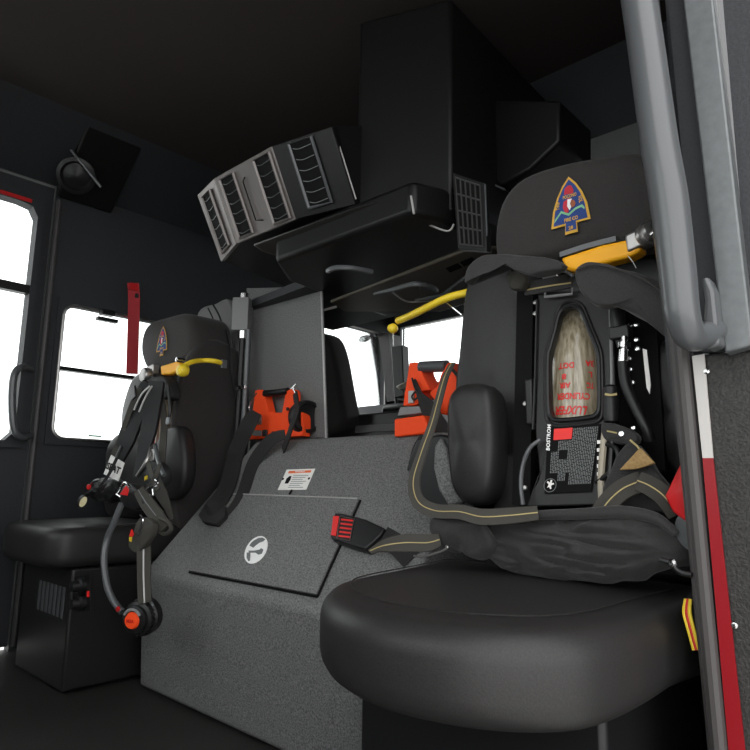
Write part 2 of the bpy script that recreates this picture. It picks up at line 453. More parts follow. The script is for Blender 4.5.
# ------------------------------------------------------------------ engine cover between the seats
CY, CZ, SL = 1.05, .35, .733          # crease of the cover, slope Y = CY + SL*(Z-CZ)
A0 = CY - SL * CZ
def T(u, v): return P(u, v, Y=A0, b=SL)
TZ = .79; TY = CY + SL * (TZ - CZ)
sn = V((0, -1, SL)).normalized(); sd_ = V((0, SL, 1)).normalized()
t = thing('engine_cover', 'sloping grey textured engine cover between the two seats', 'engine cover', (-1.45, 1.4, 0))
XL0, XL1 = -2.0, -1.86
body = MB()
pf = [(CY + .02, 0.01), (CY, CZ), (TY, TZ), (TY + .7, TZ + .005), (TY + .7, 0.01)]
L_ = [V((XL0, y, z)) for y, z in pf]; L_[2].x = XL1; L_[3].x = XL1
R_ = [V((-.92, y, z)) for y, z in pf]
n5 = len(pf)
body.add(L_ + R_, [tuple(range(n5)), tuple(range(2 * n5 - 1, n5 - 1, -1))] + [(i, (i + 1) % n5, (i + 1) % n5 + n5, i + n5) for i in range(n5)])
body.build('cover_body', liner, t, bevel=.012)
lid = MB().prism([T(235, 496) + sn * .001, T(360, 501) + sn * .001, T(318, 596) + sn * .001, T(190, 572) + sn * .001], sn * .008)
lido = lid.build('lid', liner, t, bevel=.002)
MB().tube([T(235, 495.5) + sn * .009, T(359, 500.5) + sn * .009], .0022, 8).build('lid_edge_strip', ltrim, lido)
fr = MB()
for a, b in (((190, 573), (318, 597.5)), ((318, 597.5), (361, 501))): fr.tube([T(*a) + sn * .003, T(*b) + sn * .003], .003, 6)
fr.build('lid_gap', print_black, lido)
# oval emblem
c = T(258.5, 552) + sn * .0095
def EM(u, v, h=0.): return T(u, v) + sn * (.0095 + h)
em = MB(); ring = []
cu_, cv_ = 258.5, 552.0; ca, sa = math.cos(math.radians(-57)), math.sin(math.radians(-57))
def ell(a, b, th): x, y = a * math.cos(th), b * math.sin(th); return (cu_ + x * ca - y * sa, cv_ + x * sa + y * ca)
em.prism([EM(*ell(15.2, 9.6, 2 * math.pi * i / 40)) for i in range(40)], sn * .002)
emo = em.build('emblem', white, lido, label='white oval emblem with a dark crested helmet')
dk = MB()
dk.prism([EM(u, v, .002) for u, v in [(252, 548), (254, 545), (257, 542.5), (261, 540.5), (265, 540), (268, 541.5), (266, 543.5), (262, 545), (258, 548), (256, 550)]], sn * .0006)
dk.prism([EM(u, v, .002) for u, v in [(249.5, 555), (253, 554.5), (253, 558), (252.6, 563), (251, 563.5), (249.3, 560)]], sn * .0006)
dk.prism([EM(u, v, .002) for u, v in [(251, 553), (257, 553), (262, 552), (264, 550.5), (266, 552), (264.5, 556), (261, 557), (258, 555), (252, 555)]], sn * .0006)
dk.build('helmet_figure', print_grey, emo)
# warning label on slope
lb = MB().prism([T(287, 470) + sn * .001, T(315.5, 469) + sn * .001, T(306.5, 490) + sn * .001, T(278, 490.3) + sn * .001], sn * .001)
tg = lb.build('warning_plate', offwhite, t, label='white warning plate with orange header')
hp = lambda u, v: T(u, v) + sn * .0022
MB().prism([hp(289.5, 471.5), hp(312, 470.7), hp(311, 473), hp(288.5, 473.9)], sn * .0003).build('orange_header', lab_or, tg)
MB().prism([hp(290, 476.5), hp(292, 476.5), hp(291, 480), hp(288.5, 484), hp(285, 484), hp(287, 479)], sn * .0003).build('pictogram', print_black, tg)
ln = MB()
for i in range(7):
    v = 475.5 + i * 2; x0 = 294 - i * .9; ln.prism([hp(x0, v), hp(x0 + 15 - (i % 3) * 2, v), hp(x0 + 14.7 - (i % 3) * 2, v + .5), hp(x0 - .3, v + .5)], sn * .0003)
ln.build('small_print', print_grey, tg)
for q_ in ((283.5, 479.5), (309.5, 479)):
    sc = MB(); bolt(sc, hp(*q_), sn, .004, .002); sc.build('plate_rivet', print_black, tg)
MB().obox(T(291, 492.5) + sn * .002, (.002, 0, 0), sn * .002, sd_ * .008).build('latch_pin', print_black, t)
# emboss of WARNING header
text_mb('WARNING', hp(300.5, 472.3) + sn * .0005, (1, 0, 0), sd_, .008, fit=.045).build('header_lettering', offwhite, tg)

# ------------------------------------------------------------------ partition panel and warning sticker
PY = 1.45
t = thing('partition_panel', 'tall grey textured partition panel rising behind the engine cover', 'panel', (-1.85, PY, TZ))
pa, pb = P(249, 440, Y=PY).x, P(325, 430, Y=PY).x
MB().prism([P(249, 441, Y=PY), P(326, 438, Y=PY), P(321, 286, Y=PY), P(246, 288, Y=PY)], (0, .012, 0)).build('panel_board', liner, t, bevel=.004)
MB().tube([P(326, 438, Y=PY - .001), P(321.2, 288, Y=PY - .001)], .0035, 8).build('edge_strip', ltrim, t)  # pale strip: the light along the panel's edge is painted in

s0 = P(323, 305, Y=1.62)
t = MB().box(P(321.5, 310, Y=1.62).x, P(337, 310, Y=1.62).x, 1.615, 1.62, P(329, 310, Y=1.62).z, P(329, 300, Y=1.62).z).build('warning_sticker', offwhite)
tag(t, 'small white sticker with a red header on the dark beam above the driver window', 'sticker')
a = P(322, 302.5, Y=1.614); b = P(336.5, 301, Y=1.614)
MB().box(a.x, b.x, 1.6135, 1.6148, a.z - .012, a.z + .004).build('red_header', redv, t)

# ------------------------------------------------------------------ roof air-conditioning unit
t = thing('roof_air_unit', 'ceiling-hung air conditioning unit with grey slanted panel and black louvres', 'air conditioner', (-1.5, 1.3, 1.35))
YH = 1.12
bl = P(236.6, 244, Y=YH); br = P(295.6, 216, Y=YH); tl = P(214, 178, X=bl.x)
zt = 1.95
def up_(b_, f=1.): # extend the slanted face up
    d_ = (tl - bl); return b_ + d_ * f
br2 = V((br.x, YH, bl.z))
k_top = 1.0
tl2, tr2 = up_(bl, k_top), up_(br2, k_top)
cl = P(221, 262, Z=bl.z - .012); ctl = P(197, 195, X=cl.x)
ctl = cl + (ctl - cl) * 1.0
rr_ = P(355, 205, Z=bl.z + .0); rtr = rr_ + (tl - bl) * 1.0
fdep = .03
front = MB().prism([bl, br2, tr2, tl2], (0, .02, .01))
fo = front.build('front_panel', hvac_m, t, bevel=.003)
lo_ = MB().prism([cl, bl, tl, ctl], (.005, .02, .01)).build('corner_panel', hvac_m, t, bevel=.003)
ro_ = MB().prism([br2, rr_, rtr, tr2], (0, .02, .01)).build('side_panel', dark_m, t, bevel=.003)
# casing behind
yb_ = 1.85
cs = MB()
ring0 = [cl, bl, br2, rr_]; ring1 = [ctl + V((0, 0, .0)), tl2, tr2, rtr]
off = V((0, .012, .006))
lower = [p + off for p in ring0] + [V((rr_.x, yb_, bl.z)), V((cl.x - .15, yb_, bl.z))]
upper = [p + off for p in ring1] + [V((rtr.x, yb_, zt)), V((ctl.x - .15, yb_, zt))]
m_ = 6
cs.add(lower + upper, [tuple(range(m_)), tuple(range(2 * m_ - 1, m_ - 1, -1))] + [(i, (i + 1) % m_, (i + 1) % m_ + m_, i + m_) for i in range(m_)])
cs.build('casing', dark_m, t)
def bilerp(q, a, b):  # q: bl, br, tr, tl
    return q[0].lerp(q[1], a).lerp(q[3].lerp(q[2], a), b)
def louvre(parent, q, a0, a1, b0, b1, nv=6, nrm=None, m=plastic, rimm=hvac_m):
    c4 = [bilerp(q, a0, b0), bilerp(q, a1, b0), bilerp(q, a1, b1), bilerp(q, a0, b1)]
    nn = (c4[1] - c4[0]).cross(c4[3] - c4[0]).normalized()
    if nn.y > 0: nn = -nn
    inset = MB().prism([p + nn * .002 for p in c4], nn * .001).build('vent_recess', print_black, parent)
    rim = MB()
    rim.tube([p + nn * .004 for p in c4] + [c4[0] + nn * .004], .005, 6, smooth=False)
    rim.build('vent_rim', rimm, inset)
    for i in range(nv):
        f = (i + .5) / nv
        a = c4[0].lerp(c4[3], f); b = c4[1].lerp(c4[2], f); w_ = (c4[3] - c4[0]).normalized()
        mb = MB().tube([a.lerp(b, .10) + nn * .003, a.lerp(b, .4) + nn * .006 - w_ * .006, a.lerp(b, .9) + nn * .004 - w_ * .002], .0013, 5)
        mb.build('vane', handle_m, inset)
    return inset
Q1 = [bl + V((0, -.001, -.0005)), br2 + V((0, -.001, 0)), tr2, tl2]
louvre(fo, Q1, .10, .34, .06, .93, 6)
louvre(fo, Q1, .70, .95, .05, .94, 6)
h0 = [bilerp(Q1, a_, b_) + V((0, -.004, -.002)) for a_, b_ in ((.50, .80), (.45, .76), (.45, .20), (.56, .16))]
MB().tube(h0, .0022, 6, smooth=False).build('panel_seam', print_black, fo)
q2 = [cl, bl, tl, ctl]; louvre(lo_, [p + V((-.001, -.002, 0)) for p in q2], .28, .72, .07, .90, 6)
q3 = [br2, rr_, rtr, tr2]; louvre(ro_, [p + V((0, -.002, 0)) for p in q3], .30, .68, .10, .95, 6, rimm=handle_m)
MB().tube([P(338, 141, Y=1.1), P(356, 199, Y=1.12)], .0022, 6).build('bright_seam', ltrim, t)

# ------------------------------------------------------------------ overhead console (under the air unit)
t = thing('overhead_console', 'dark moulded overhead console with trays and map lights above the opening', 'overhead console', (-1.35, 1.5, 1.3))
zb = P(275, 262, Y=1.15).z
c0 = P(275, 262, Y=1.15); c1 = P(412, 211, Y=1.15)
con = MB()
con.prism([V((c0.x, 1.15, zb)), V((c1.x, 1.15, zb)), V((c1.x + .035, 1.24, zb)), V((c1.x + .035, 1.86, zb - .0)), V((c0.x - .18, 1.86, zb)), V((c0.x - .12, 1.3, zb))], (0, 0, .09))
con.build('tray', dark_m, t, bevel=.015)
# sloping duct skirt between air unit and tray
MB().prism([P(262, 252, Y=1.16), P(411, 194, Y=1.16), P(356, 206, Y=1.13), P(250, 244, Y=1.13)], (0, .06, 0)).build('duct_skirt', duct_grey, t, bevel=.01)
# big dark cabinet to the right of the air unit
MB().prism([V((P(356, 205, Y=1.18).x, 1.18, zb + .05)), V((P(452, 200, Y=1.26).x, 1.26, zb + .03)), V((-.95, 1.86, zb + .03)), V((-1.6, 1.86, zb + .05))], (0, 0, .62)).build('side_cabinet', dark_m, t, bevel=.01)
# lower soffit plates with lit edges
zs = 1.315
MB().prism(PS([(330, 303), (476, 247), (500, 250), (480, 300), (440, 312), (345, 312)], Z=zs - .055), (0, 0, .012)).build('soffit_plate', olive, t, bevel=.006)
MB().prism([V((-2.02, 1.42, zs)), V((-.85, 1.30, zs)), V((-.85, 1.88, zs)), V((-2.02, 1.88, zs))], (0, 0, .03)).build('soffit_board', trimm, t)
for (u0, v0, u1, v1) in ((446, 268, 458, 263), (460, 262, 472, 257)):
    MB().prism(PS([(u0, v0), (u1, v1), (u1 + 4, v1 + 4), (u0 + 4, v0 + 4)], Z=zs - .0575), (0, 0, -.002)).build('slot_vent', print_black, t)
MB().tube(PS([(372, 272), (352, 268), (335, 268), (328, 271)], Z=zs - .07), .008, 8).build('pull_handle', handle_m, t)
MB().tube(PS([(374, 294), (395, 289), (415, 284), (432, 287), (436, 291), (420, 288)], Z=zs - .075), [.004, .008, .009, .008, .006, .004], 8).build('pull_handle', alu, t)
MB().tube(PS([(392, 291), (402, 299), (412, 302), (438, 300)], Z=zs - .07), .003, 8).build('trim_wire', ltrim, t)
MB().prism(PS([(414, 302), (440, 297), (474, 272), (478, 285), (455, 300)], Z=zs - .074), (0, 0, .012)).build('map_light', alu, t, bevel=.004)
tf = MB().tube([P(411, 196, Y=1.145), P(414, 214, Y=1.145)], .003, 6); tf.build('bright_clip', ltrim, t)
MB().tube(PS([(425, 223), (447, 231), (454, 224)], Y=1.24), .0025, 6).build('bright_clip', ltrim, t)

# grille panel between console and near seat
t = thing('air_return_grille', 'black slotted return-air grille panel left of the near headrest', 'grille', (-.93, 1.42, 1.3))
gq = [P(458, 249, Y=1.22), P(487, 251, Y=1.24), P(484, 183, Y=1.24), P(452, 172, Y=1.22)]
MB().prism(gq, (0, .02, 0)).build('grille_frame', dark_m, t, bevel=.002)
gm = MB()
for r_ in range(4):
    for c_ in range(5):
        a0, a1 = .14 + c_ * .155, .14 + c_ * .155 + .11; b0, b1 = .08 + r_ * .22, .08 + r_ * .22 + .18
        gm.prism([bilerp(gq, x, y) + V((0, -.0015, 0)) for x, y in ((a0, b0), (a1, b0), (a1, b1), (a0, b1))], (0, .001, 0))
gm.build('slots', print_black, t)
g2 = MB()
for i in range(6): g2.tube([bilerp(gq, .115 + i * .155, .06) + V((0, -.003, 0)), bilerp(gq, .115 + i * .155, .94) + V((0, -.003, 0))], .0022, 5)
for i in range(5): g2.tube([bilerp(gq, .1, .06 + i * .22) + V((0, -.003, 0)), bilerp(gq, .9, .06 + i * .22) + V((0, -.003, 0))], .0015, 5)
g2.build('grille_bars', duct_grey, t)
MB().tube([P(485, 184, Y=1.235), P(487, 236, Y=1.235)], .002, 6).build('edge_strip', handle_m, t)
t = thing('hood_duct', 'dark roof duct running above the near headrest', 'duct', (-.6, 1.6, 1.5))
MB().prism(PS([(458, 166), (500, 186), (530, 170), (560, 141), (560, 100), (458, 100)], Y=1.5), (0, .2, 0)).build('duct_body', dark_m, t, bevel=.01)
MB().tube(PS([(484, 180), (505, 190)], Y=1.49), .003, 6).build('edge_strip', handle_m, t)

# ------------------------------------------------------------------ seats
def patch(parent, c, ex, ey, s, nrm):
    """arrowhead embroidered patch; s = height"""
    def q(x, y, h): return c + ex * x * s + ey * y * s + nrm * h
    def shp(pts, h, m, name, par, th=.0006): return MB().prism([q(x, y, h) for x, y in pts], nrm * th).build(name, m, par, smooth=False)
    outer = [(0, .5), (.12, .36), (.22, .18), (.30, -.04), (.345, -.34), (.11, -.34), (.12, -.5), (-.10, -.5), (-.09, -.34), (-.345, -.34), (-.30, -.04), (-.22, .18), (-.12, .36)]
    inner = [(x * .86, y * .90 + .0) for x, y in outer]
    base = shp(outer, 0, gold, 'embroidered_patch', parent, .0015)
    base['label'] = 'arrowhead shaped fire company patch'
    b2 = shp(inner, .0015, navy, 'patch_field', base)
    shp([(-.27, -.20), (-.15, -.07), (-.02, -.15), (.10, -.08), (.22, -.06), (.26, -.12), (.25, -.15), (.20, -.10), (.10, -.12), (-.02, -.19), (-.15, -.11), (-.28, -.25)], .0022, pgreen, 'patch_mountains', base)
    shp([(-.09, .20), (-.07, .30), (-.02, .34), (.04, .33), (.08, .24), (.07, .18)], .0022, pred, 'patch_helmet', base)
    shp([(-.10, .08), (-.12, -.02), (-.08, -.12), (-.02, -.13), (-.03, 0), (.03, .10), (0, .12)], .0022, pred, 'patch_headdress', base)
    shp([(-.03, .10), (-.04, -.02), (.0, -.10), (.03, -.05), (.01, .02), (.05, .09)], .0026, white, 'patch_feathers', base)
    shp([(.03, .07), (.02, 0), (.04, -.07), (.09, -.05), (.11, .0), (.08, .06)], .0026, pbrown, 'patch_profile', base)
    for txt, x, y, w in (('POCONO', .01, .145, .24), ('FIRE CO', .02, -.26, .24)):
        text_mb(txt, q(x, y, .0025), ex, ey, s * .085, fit=w * s).build('patch_lettering', gold, base)
    text_mb('TWP', q(-.20, .03, .0025), (ey * 1 + ex * .15), -ex, s * .085, fit=.15 * s).build('patch_lettering', gold, base)
    text_mb('VOL', q(.19, .04, .0025), (-ey + ex * .15), ex, s * .085, fit=.13 * s).build('patch_lettering', gold, base)
    text_mb('28', q(.01, -.41, .0025), ex, ey, s * .08).build('patch_lettering', gold, base)

NZ = V((0, -1, 0))
# ---------- near seat
ns = thing('firefighter_seat', 'black padded seat nearest the open door holding the air pack with tan cylinder', 'seat', (-.6, 1.1, 0))
# headrest
hy = 1.19
ho = MB().pillow(PS([(491, 250), (492, 220), (501, 194), (520, 175), (556, 161), (600, 152), (636, 148), (658, 160), (667, 195), (666, 230), (652, 240), (600, 248), (540, 260), (500, 264)], Y=hy), NZ, .11, .035, .006).build('headrest', vinyl_soft, ns)
pc = P(570, 205, Y=hy - .0085)
pc.y = hy - .0085
e_up = V((0, 0, 1)); patch(ho, pc, V((1, 0, 0)), e_up, .125, NZ)
# left side bolster with upright slab
MB().pillow(PS([(463, 290), (470, 272), (490, 264), (512, 272), (522, 300), (526, 360), (529, 480), (526, 530), (470, 530), (452, 490), (450, 400), (457, 340)], Y=1.2), NZ, .10, .03, .008).build('side_bolster', vinyl, ns)
MB().pillow(PS([(648, 345), (662, 338), (690, 345), (697, 400), (700, 470), (690, 500), (668, 470), (652, 440), (647, 400)], Y=1.16), NZ, .10, .03, .008).build('side_bolster', vinyl, ns)
# lower backrest filler and black inner back
MB().pillow(PS([(500, 460), (512, 452), (528, 456), (532, 500), (532, 530), (490, 530), (494, 490)], Y=1.13), NZ, .08, .02, .004).build('lumbar_pad', vinyl, ns)
MB().box(-.80, -.37, 1.32, 1.36, .47, 1.16).build('back_shell', plate_m, ns, bevel=.015)
# wing pod left
MB().pillow(PS([(443, 440), (444, 405), (450, 388), (464, 382), (482, 384), (491, 400), (493, 440), (491, 482), (482, 503), (463, 505), (450, 492), (445, 468)], Y=1.06), (.12, -1, 0), .09, .03, .008).build('hip_wing', vinyl, ns)
MB().prism(PS([(434, 446), (440, 437), (446, 450), (452, 480), (462, 503), (448, 506), (438, 490), (433, 468)], Y=1.11), (0, .05, 0)).build('wing_bracket', liner, ns, bevel=.006)
MB().prism(PS([(425, 508), (411, 485), (407, 462), (417, 438), (440, 434), (470, 440), (475, 515), (450, 520)], Y=1.12), (0, .10, 0)).build('wing_support', plastic, ns, bevel=.006)
# cushion: front edge at y .76, lying block
cx0, cx1, cyf, cyb, czt, czb = -.875, -.335, .735, 1.24, .482, .35
co = [V((-.862, .86, 0)), V((-.822, .760, 0)), V((-.72, .67, 0)), V((-.60, .63, 0)), V((-.47, .65, 0)), V((-.375, .72, 0)), V((cx1 - .005, .82, 0)), V((cx1, (cyf + cyb) / 2, 0)), V((cx1 - .01, cyb, 0)),
      V(((cx0 + cx1) / 2, cyb + .01, 0)), V((cx0 - .02, cyb, 0)), V((cx0 - .03, cyb - .1, 0)), V((cx0 - .015, (cyf + cyb) / 2 + .05, 0))]
for p in co: p.z = czt
cuo = MB().pillow(co, (0, 0, 1), .12, .04, .012, N=80).build('seat_cushion', vinyl, ns)
seam = [p.lerp(sum(co, V()) / len(co), .19) + V((0, 0, .0062)) for p in co]
MB().tube(crom(seam, 5, True) + [seam[0]], .0010, 5, smooth=False).build('cushion_seam', vinyl, cuo)
MB().box(cx0 + .05, cx1 - .05, cyf + .12, cyb, .01, .365).build('seat_base', plastic, ns, bevel=.01)

# ---------- far seat
fs_ = thing('firefighter_seat', 'black padded seat by the far side window with harness and belts hanging from it', 'seat', (-2.3, 1.1, 0))
FYH = 1.22
fh = MB().pillow(PS([(139, 352), (141, 333), (148, 322), (163, 316), (182, 312), (190, 319), (193, 340), (190, 355), (178, 363), (160, 370), (146, 371)], Y=FYH), NZ, .19, .035, .006)
fho = fh.build('headrest', vinyl_soft, fs_)
pc = P(162.5, 341, Y=FYH - .0085); patch(fho, pc, V((1, 0, 0)), V((0, 0, 1)), .118, NZ)
XR = -2.11
# backrest main slab, seen along its right flank
MB().pillow([V((-2.44, 1.27, .48)), V((-2.44, 1.27, 1.02)), V((-2.38, 1.27, 1.13)), V((-2.2, 1.27, 1.16)), V((XR - .0, 1.27, 1.13)), V((XR + .01, 1.27, 1.0)), V((XR + .01, 1.27, .5)), V((-2.2, 1.27, .47))], NZ, .20, .03, .004).build('backrest', vinyl, fs_)
MB().pillow([V((XR + .055, y, z)) for y, z in ((1.20, .5), (1.17, .8), (1.19, 1.05), (1.27, 1.17), (1.38, 1.17), (1.47, 1.10), (1.49, .9), (1.47, .5), (1.35, .45))], (1, 0, 0), .05, .02, .004).build('back_side_panel', vinyl_soft, fs_)
MB().tube([V((XR + .06, 1.47, 1.09)), V((XR + .062, 1.485, .9)), V((XR + .06, 1.47, .6))], .0035, 6).build('panel_piping', ltrim, fs_)
# left bolster
MB().pillow(PS([(119, 420), (122, 400), (130, 378), (140, 370), (152, 368), (158, 380), (155, 430), (150, 470), (132, 475), (121, 450)], Y=1.20), NZ, .12, .03, .008).build('side_bolster', vinyl, fs_)
MB().pillow(PS([(103, 470), (104, 450), (111, 436), (122, 432), (140, 440), (145, 480), (140, 515), (104, 515)], Y=1.13), NZ, .10, .03, .008).build('hip_wing', vinyl, fs_)
MB().pillow(PS([(150, 470), (153, 445), (163, 430), (172, 425), (180, 430), (184, 460), (181, 485), (170, 500), (156, 495)], Y=1.12), (.3, -1, 0), .07, .025, .008).build('hip_wing', vinyl, fs_)
# grey rear shell behind headrest
MB().pillow(PS([(196, 316), (215, 303), (228, 300), (234, 330), (233, 372), (222, 384), (200, 384)], Y=1.48), NZ, .04, .015, .003).build('rear_shell', boxgrey, fs_)
MB().tube(PS([(212, 303), (220, 318), (225, 340), (233, 362)], Y=1.43), .004, 8).build('shell_cable', plastic, fs_)
MB().tube(PS([(208, 308), (214, 322), (219, 345), (224, 362)], Y=1.43), .003, 8).build('shell_cable', plastic, fs_)
# cushion
fx0, fx1, fyf, fyb = -2.56, -2.075, .78, 1.26
co = [V((fx0 + .02, fyf + .04, 0)), V((fx0 + .12, fyf, 0)), V((fx1 - .12, fyf, 0)), V((fx1 - .02, fyf + .03, 0)), V((fx1, fyf + .12, 0)), V((fx1 - .0, fyb, 0)), V(((fx0 + fx1) / 2, fyb + .02, 0)), V((fx0, fyb, 0)), V((fx0, fyf + .15, 0))]
for p in co: p.z = .50
fc = MB().pillow(co, (0, 0, 1), .125, .035, .012, N=80).build('seat_cushion', vinyl, fs_)
MB().tube([V((fx1 - .012, fyf + .10, .49)), V((fx1 - .012, fyf + .3, .505)), V((fx1 - .012, fyb - .05, .507))], .0025, 6).build('cushion_piping', vinyl_soft, fc)
# base with grille, knobs
by = .87
bo = MB().box(fx0 + .06, fx1 - .02, by, fyb, .01, .372).build('seat_base', plate_m, fs_, bevel=.008)
gr = MB(); g0 = P(37, 580, Y=by - .002); g1 = P(62, 612, Y=by - .002)
ga = P(36, 606, Y=by - .003); gb = P(63, 619, Y=by - .003); gz0 = min(ga.z, gb.z) + .0; gz1 = P(50, 583, Y=by).z
for i in range(7):
    for j in range(4):
        x = ga.x + (gb.x - ga.x) * (i + .5) / 7; z = gz0 + (gz1 - gz0) * (j + .5) / 4
        gr.box(x - .009, x + .009, by - .003, by - .001, z - .012, z + .012)
gr.build('base_grille', handle_m, bo)
xk = fx1 - .02
kp = MB().prism([P(76, 576, Y=by - .002), P(91, 574, Y=by - .002), P(91, 611, Y=by - .002), P(76, 611, Y=by - .002)], (0, -.003, 0))
pnl = kp.build('switch_panel', plastic, bo)
for v in (585.5, 603):
    k = P(83, v, Y=by - .005)
    MB().lathe(k, NZ, [(.024, 0), (.024, .012), (.017, .016), (.015, .035), (.006, .037)], 20).build('rotary_knob', plastic, pnl)
MB().obox(P(88, 594, Y=by - .008), (.003, 0, 0), (0, .003, 0), (0, 0, .008)).build('red_tab', redp, pnl)
MB().prism(PS([(94, 572), (136, 567), (136, 612), (94, 614)], X=xk + .001), (.002, 0, 0)).build('access_door', plate_m, bo, bevel=.001)

# ------------------------------------------------------------------ upright pole with grey box left of partition
t = thing('bottle_lift_post', 'chrome and black post with a grey box left of the partition panel', 'post', P(241, 400, Y=1.38))
gx = P(236, 330, Y=1.36)
gt = P(236, 298, Y=1.36); bxh = (gt.z - gx.z) / 2; bc = (gt + gx) / 2
e1 = V((.8, .6, 0)); e2 = V((-.6, .8, 0))
MB().obox(bc + V((0, .03, 0)), e1 * .032, e2 * .032, V((0, 0, bxh))).build('grey_box', boxgrey, t, bevel=.003)
MB().lathe(bc + V((0.01, .03, bxh)), (0, 0, 1), [(.018, 0), (.018, .02), (.014, .022)], 16).build('chrome_cap', chrome, t)
MB().lathe(bc + V((0.01, .03, -bxh - .03)), (0, 0, 1), [(.020, 0), (.020, .03)], 16).build('chrome_collar', chrome, t)
MB().tube([bc + V((.01, .03, -bxh - .03)), bc + V((.0, .03, -.55))], .013, 12).build('pole', plate_m, t)
MB().tube([bc + V((.045, .03, -bxh - .0)), bc + V((.04, .03, -.55))], .011, 12).build('pole', handle_m, t)
MB().obox(bc + V((.02, .02, -bxh - .22)), (.04, 0, 0), (0, .006, 0), (0, 0, .008)).build('pole_clamp', chrome, t, bevel=.002)
MB().tube(PS([(226, 330), (230, 350), (232, 375), (236, 398)], Y=1.36), .004, 6).build('cable', plastic, t)

# ------------------------------------------------------------------ amber release levers and yellow bars
def ribbon_solid(pts, w, th, name, m, parent, **k): return MB().ribbon(pts, w, th, **k).build(name, m, parent)
t = thing('bottle_clamp_lever', 'amber lever with grey pivot below the near headrest', 'lever', P(600, 262, Y=1.06))
lv = PS([(560, 258), (600, 245), (637, 237), (641, 250), (628, 257), (600, 264), (575, 271), (566, 270)], Y=1.08)
MB().prism(lv, (0, .035, 0)).build('lever_arm', amber, t, bevel=.006)
pv = P(636, 242, Y=1.09)
MB().obox(pv + V((.012, 0, .002)), (.025, 0, .006), (0, .014, 0), (-.002, 0, .016)).build('pivot_bracket', steel, t, bevel=.004)
MB().lathe(P(644, 238, Y=1.06), (.8, -.5, .2), [(.018, 0), (.021, .004), (.021, .012), (.016, .014), (.018, .018), (.018, .026), (.008, .03)], 20).build('pivot_bolt', steel, t)
MB().lathe(P(652, 235, Y=1.04), (.8, -.5, .2), [(.005, 0), (.005, .02), (.009, .021), (.009, .026), (.004, .028)], 12).build('pin', chrome, t)
MB().ribbon(PS([(562, 256), (590, 247), (618, 240)], Y=1.10), .010, .02, face=(0, -1, 0)).build('guide_rail', handle_m, t)
MB().tube(PS([(628, 256), (633, 262), (636, 268)], Y=1.07), .0007, 6).build('wire', steel, t)
MB().tube(PS([(558, 268), (567, 272), (573, 276)], Y=1.09), .004, 6).build('cable_end', alu, t)

t = thing('bottle_clamp_lever', 'small amber lever with grey pivot below the far headrest', 'lever', P(170, 372, Y=1.12))
MB().prism(PS([(160, 366), (177, 361), (181, 364), (179, 370), (171, 374), (161, 375)], Y=1.12), (0, .035, 0)).build('lever_arm', amber, t, bevel=.006)
MB().obox(P(152, 371, Y=1.13), (.03, 0, .004), (0, .014, 0), (0, 0, .018)).build('pivot_bracket', steel, t, bevel=.004)
MB().lathe(P(145, 375, Y=1.10), NZ, [(.026, -.02), (.028, 0), (.024, .01), (.01, .014)], 20).build('pivot_bolt', steel, t)
MB().lathe(P(179, 360, Y=1.10), NZ, [(.008, -.02), (.008, .01), (.003, .012)], 12).build('pin', chrome, t)

t = thing('release_bar', 'curved yellow release bar with ball knob beside the far headrest', 'bar', P(182, 371, Y=1.08))
MB().tube([P(184, 366, Y=1.09), P(192, 362, Y=1.12), P(203, 360.5, Y=1.17), P(214, 361, Y=1.2), P(223, 363.5, Y=1.24)], .0085, 12).build('bar', yellow, t)
MB().lathe(P(182.5, 370.5, Y=1.07) + V((0, .02, 0)), NZ, [(.004, 0), (.016, .004), (.021, .014), (.021, .024), (.016, .034), (.004, .038)], 24).build('ball_knob', yellow, t)
MB().obox(P(224, 364, Y=1.24), (.004, 0, 0), (0, .01, 0), (0, 0, .014)).build('end_clip', alu, t)
t = thing('release_bar', 'long yellow release bar with ball knob reaching left from the near seat', 'bar', P(393, 329, Y=1.25))
MB().tube([P(398, 321, Y=1.26), P(412, 315, Y=1.24), P(430, 306, Y=1.22), P(450, 297, Y=1.22), P(480, 290, Y=1.25)], .0095, 12).build('bar', yellow, t)
MB().lathe(P(393, 328.5, Y=1.25) + V((0, .014, 0)), NZ, [(.004, 0), (.010, .004), (.0135, .012), (.0135, .018), (.010, .026), (.004, .030)], 24).build('ball_knob', yellow, t)
MB().tube([P(393, 333, Y=1.26), P(393, 346, Y=1.26)], .002, 6).build('thin_wire', chrome, t)
MB().tube([P(445, 301, Y=1.24), P(462, 315, Y=1.24)], .0025, 6).build('thin_wire', chrome, t)

# ------------------------------------------------------------------ near breathing air pack
PB = .12
def K(u, v, a=0.): return P(u, v, Y=1.11 - PB * .9 + a, b=PB)
kn = V((0, -1, PB)).normalized(); ku = V((0, PB, 1)).normalized()
pk = thing('air_pack', 'black breathing air pack with tan composite cylinder clamped in the near seat', 'air pack', K(575, 505))
outer = [K(538, 292), K(607, 290), K(612, 312), K(617, 418), K(611, 440), K(617, 505), K(526, 507), K(540, 482), K(535, 430)]
inner = [K(u, v) for u, v in [(576, 307.5), (583, 313), (590, 330), (598, 350), (600, 365), (600.5, 405), (597, 415), (588, 418), (562, 420.5), (553, 418), (549, 408), (548.5, 360), (551, 348), (556, 330), (560, 314), (567, 308)]]
bp = MB().plate_hole(outer, inner, -kn * .018, N=72).build('backplate', plate_m, pk, bevel=.003)
rim = [p + kn * .004 for p in inner]
MB().tube(crom(rim, 3, True) + [rim[0]], .0045, 8, smooth=False).build('window_rim', plastic, bp)
rim2 = [p + (p - K(576, 365)) * .10 + kn * .002 for p in inner]
MB().tube(crom(rim2, 3, True) + [rim2[0]], .0035, 8, smooth=False).build('window_rim', plate_m, bp)
MB().tube([K(607, 296) + kn * .004, K(611, 312) + kn * .004, K(613, 400) + kn * .004], .003, 6).build('plate_edge_rod', boxgrey, bp)
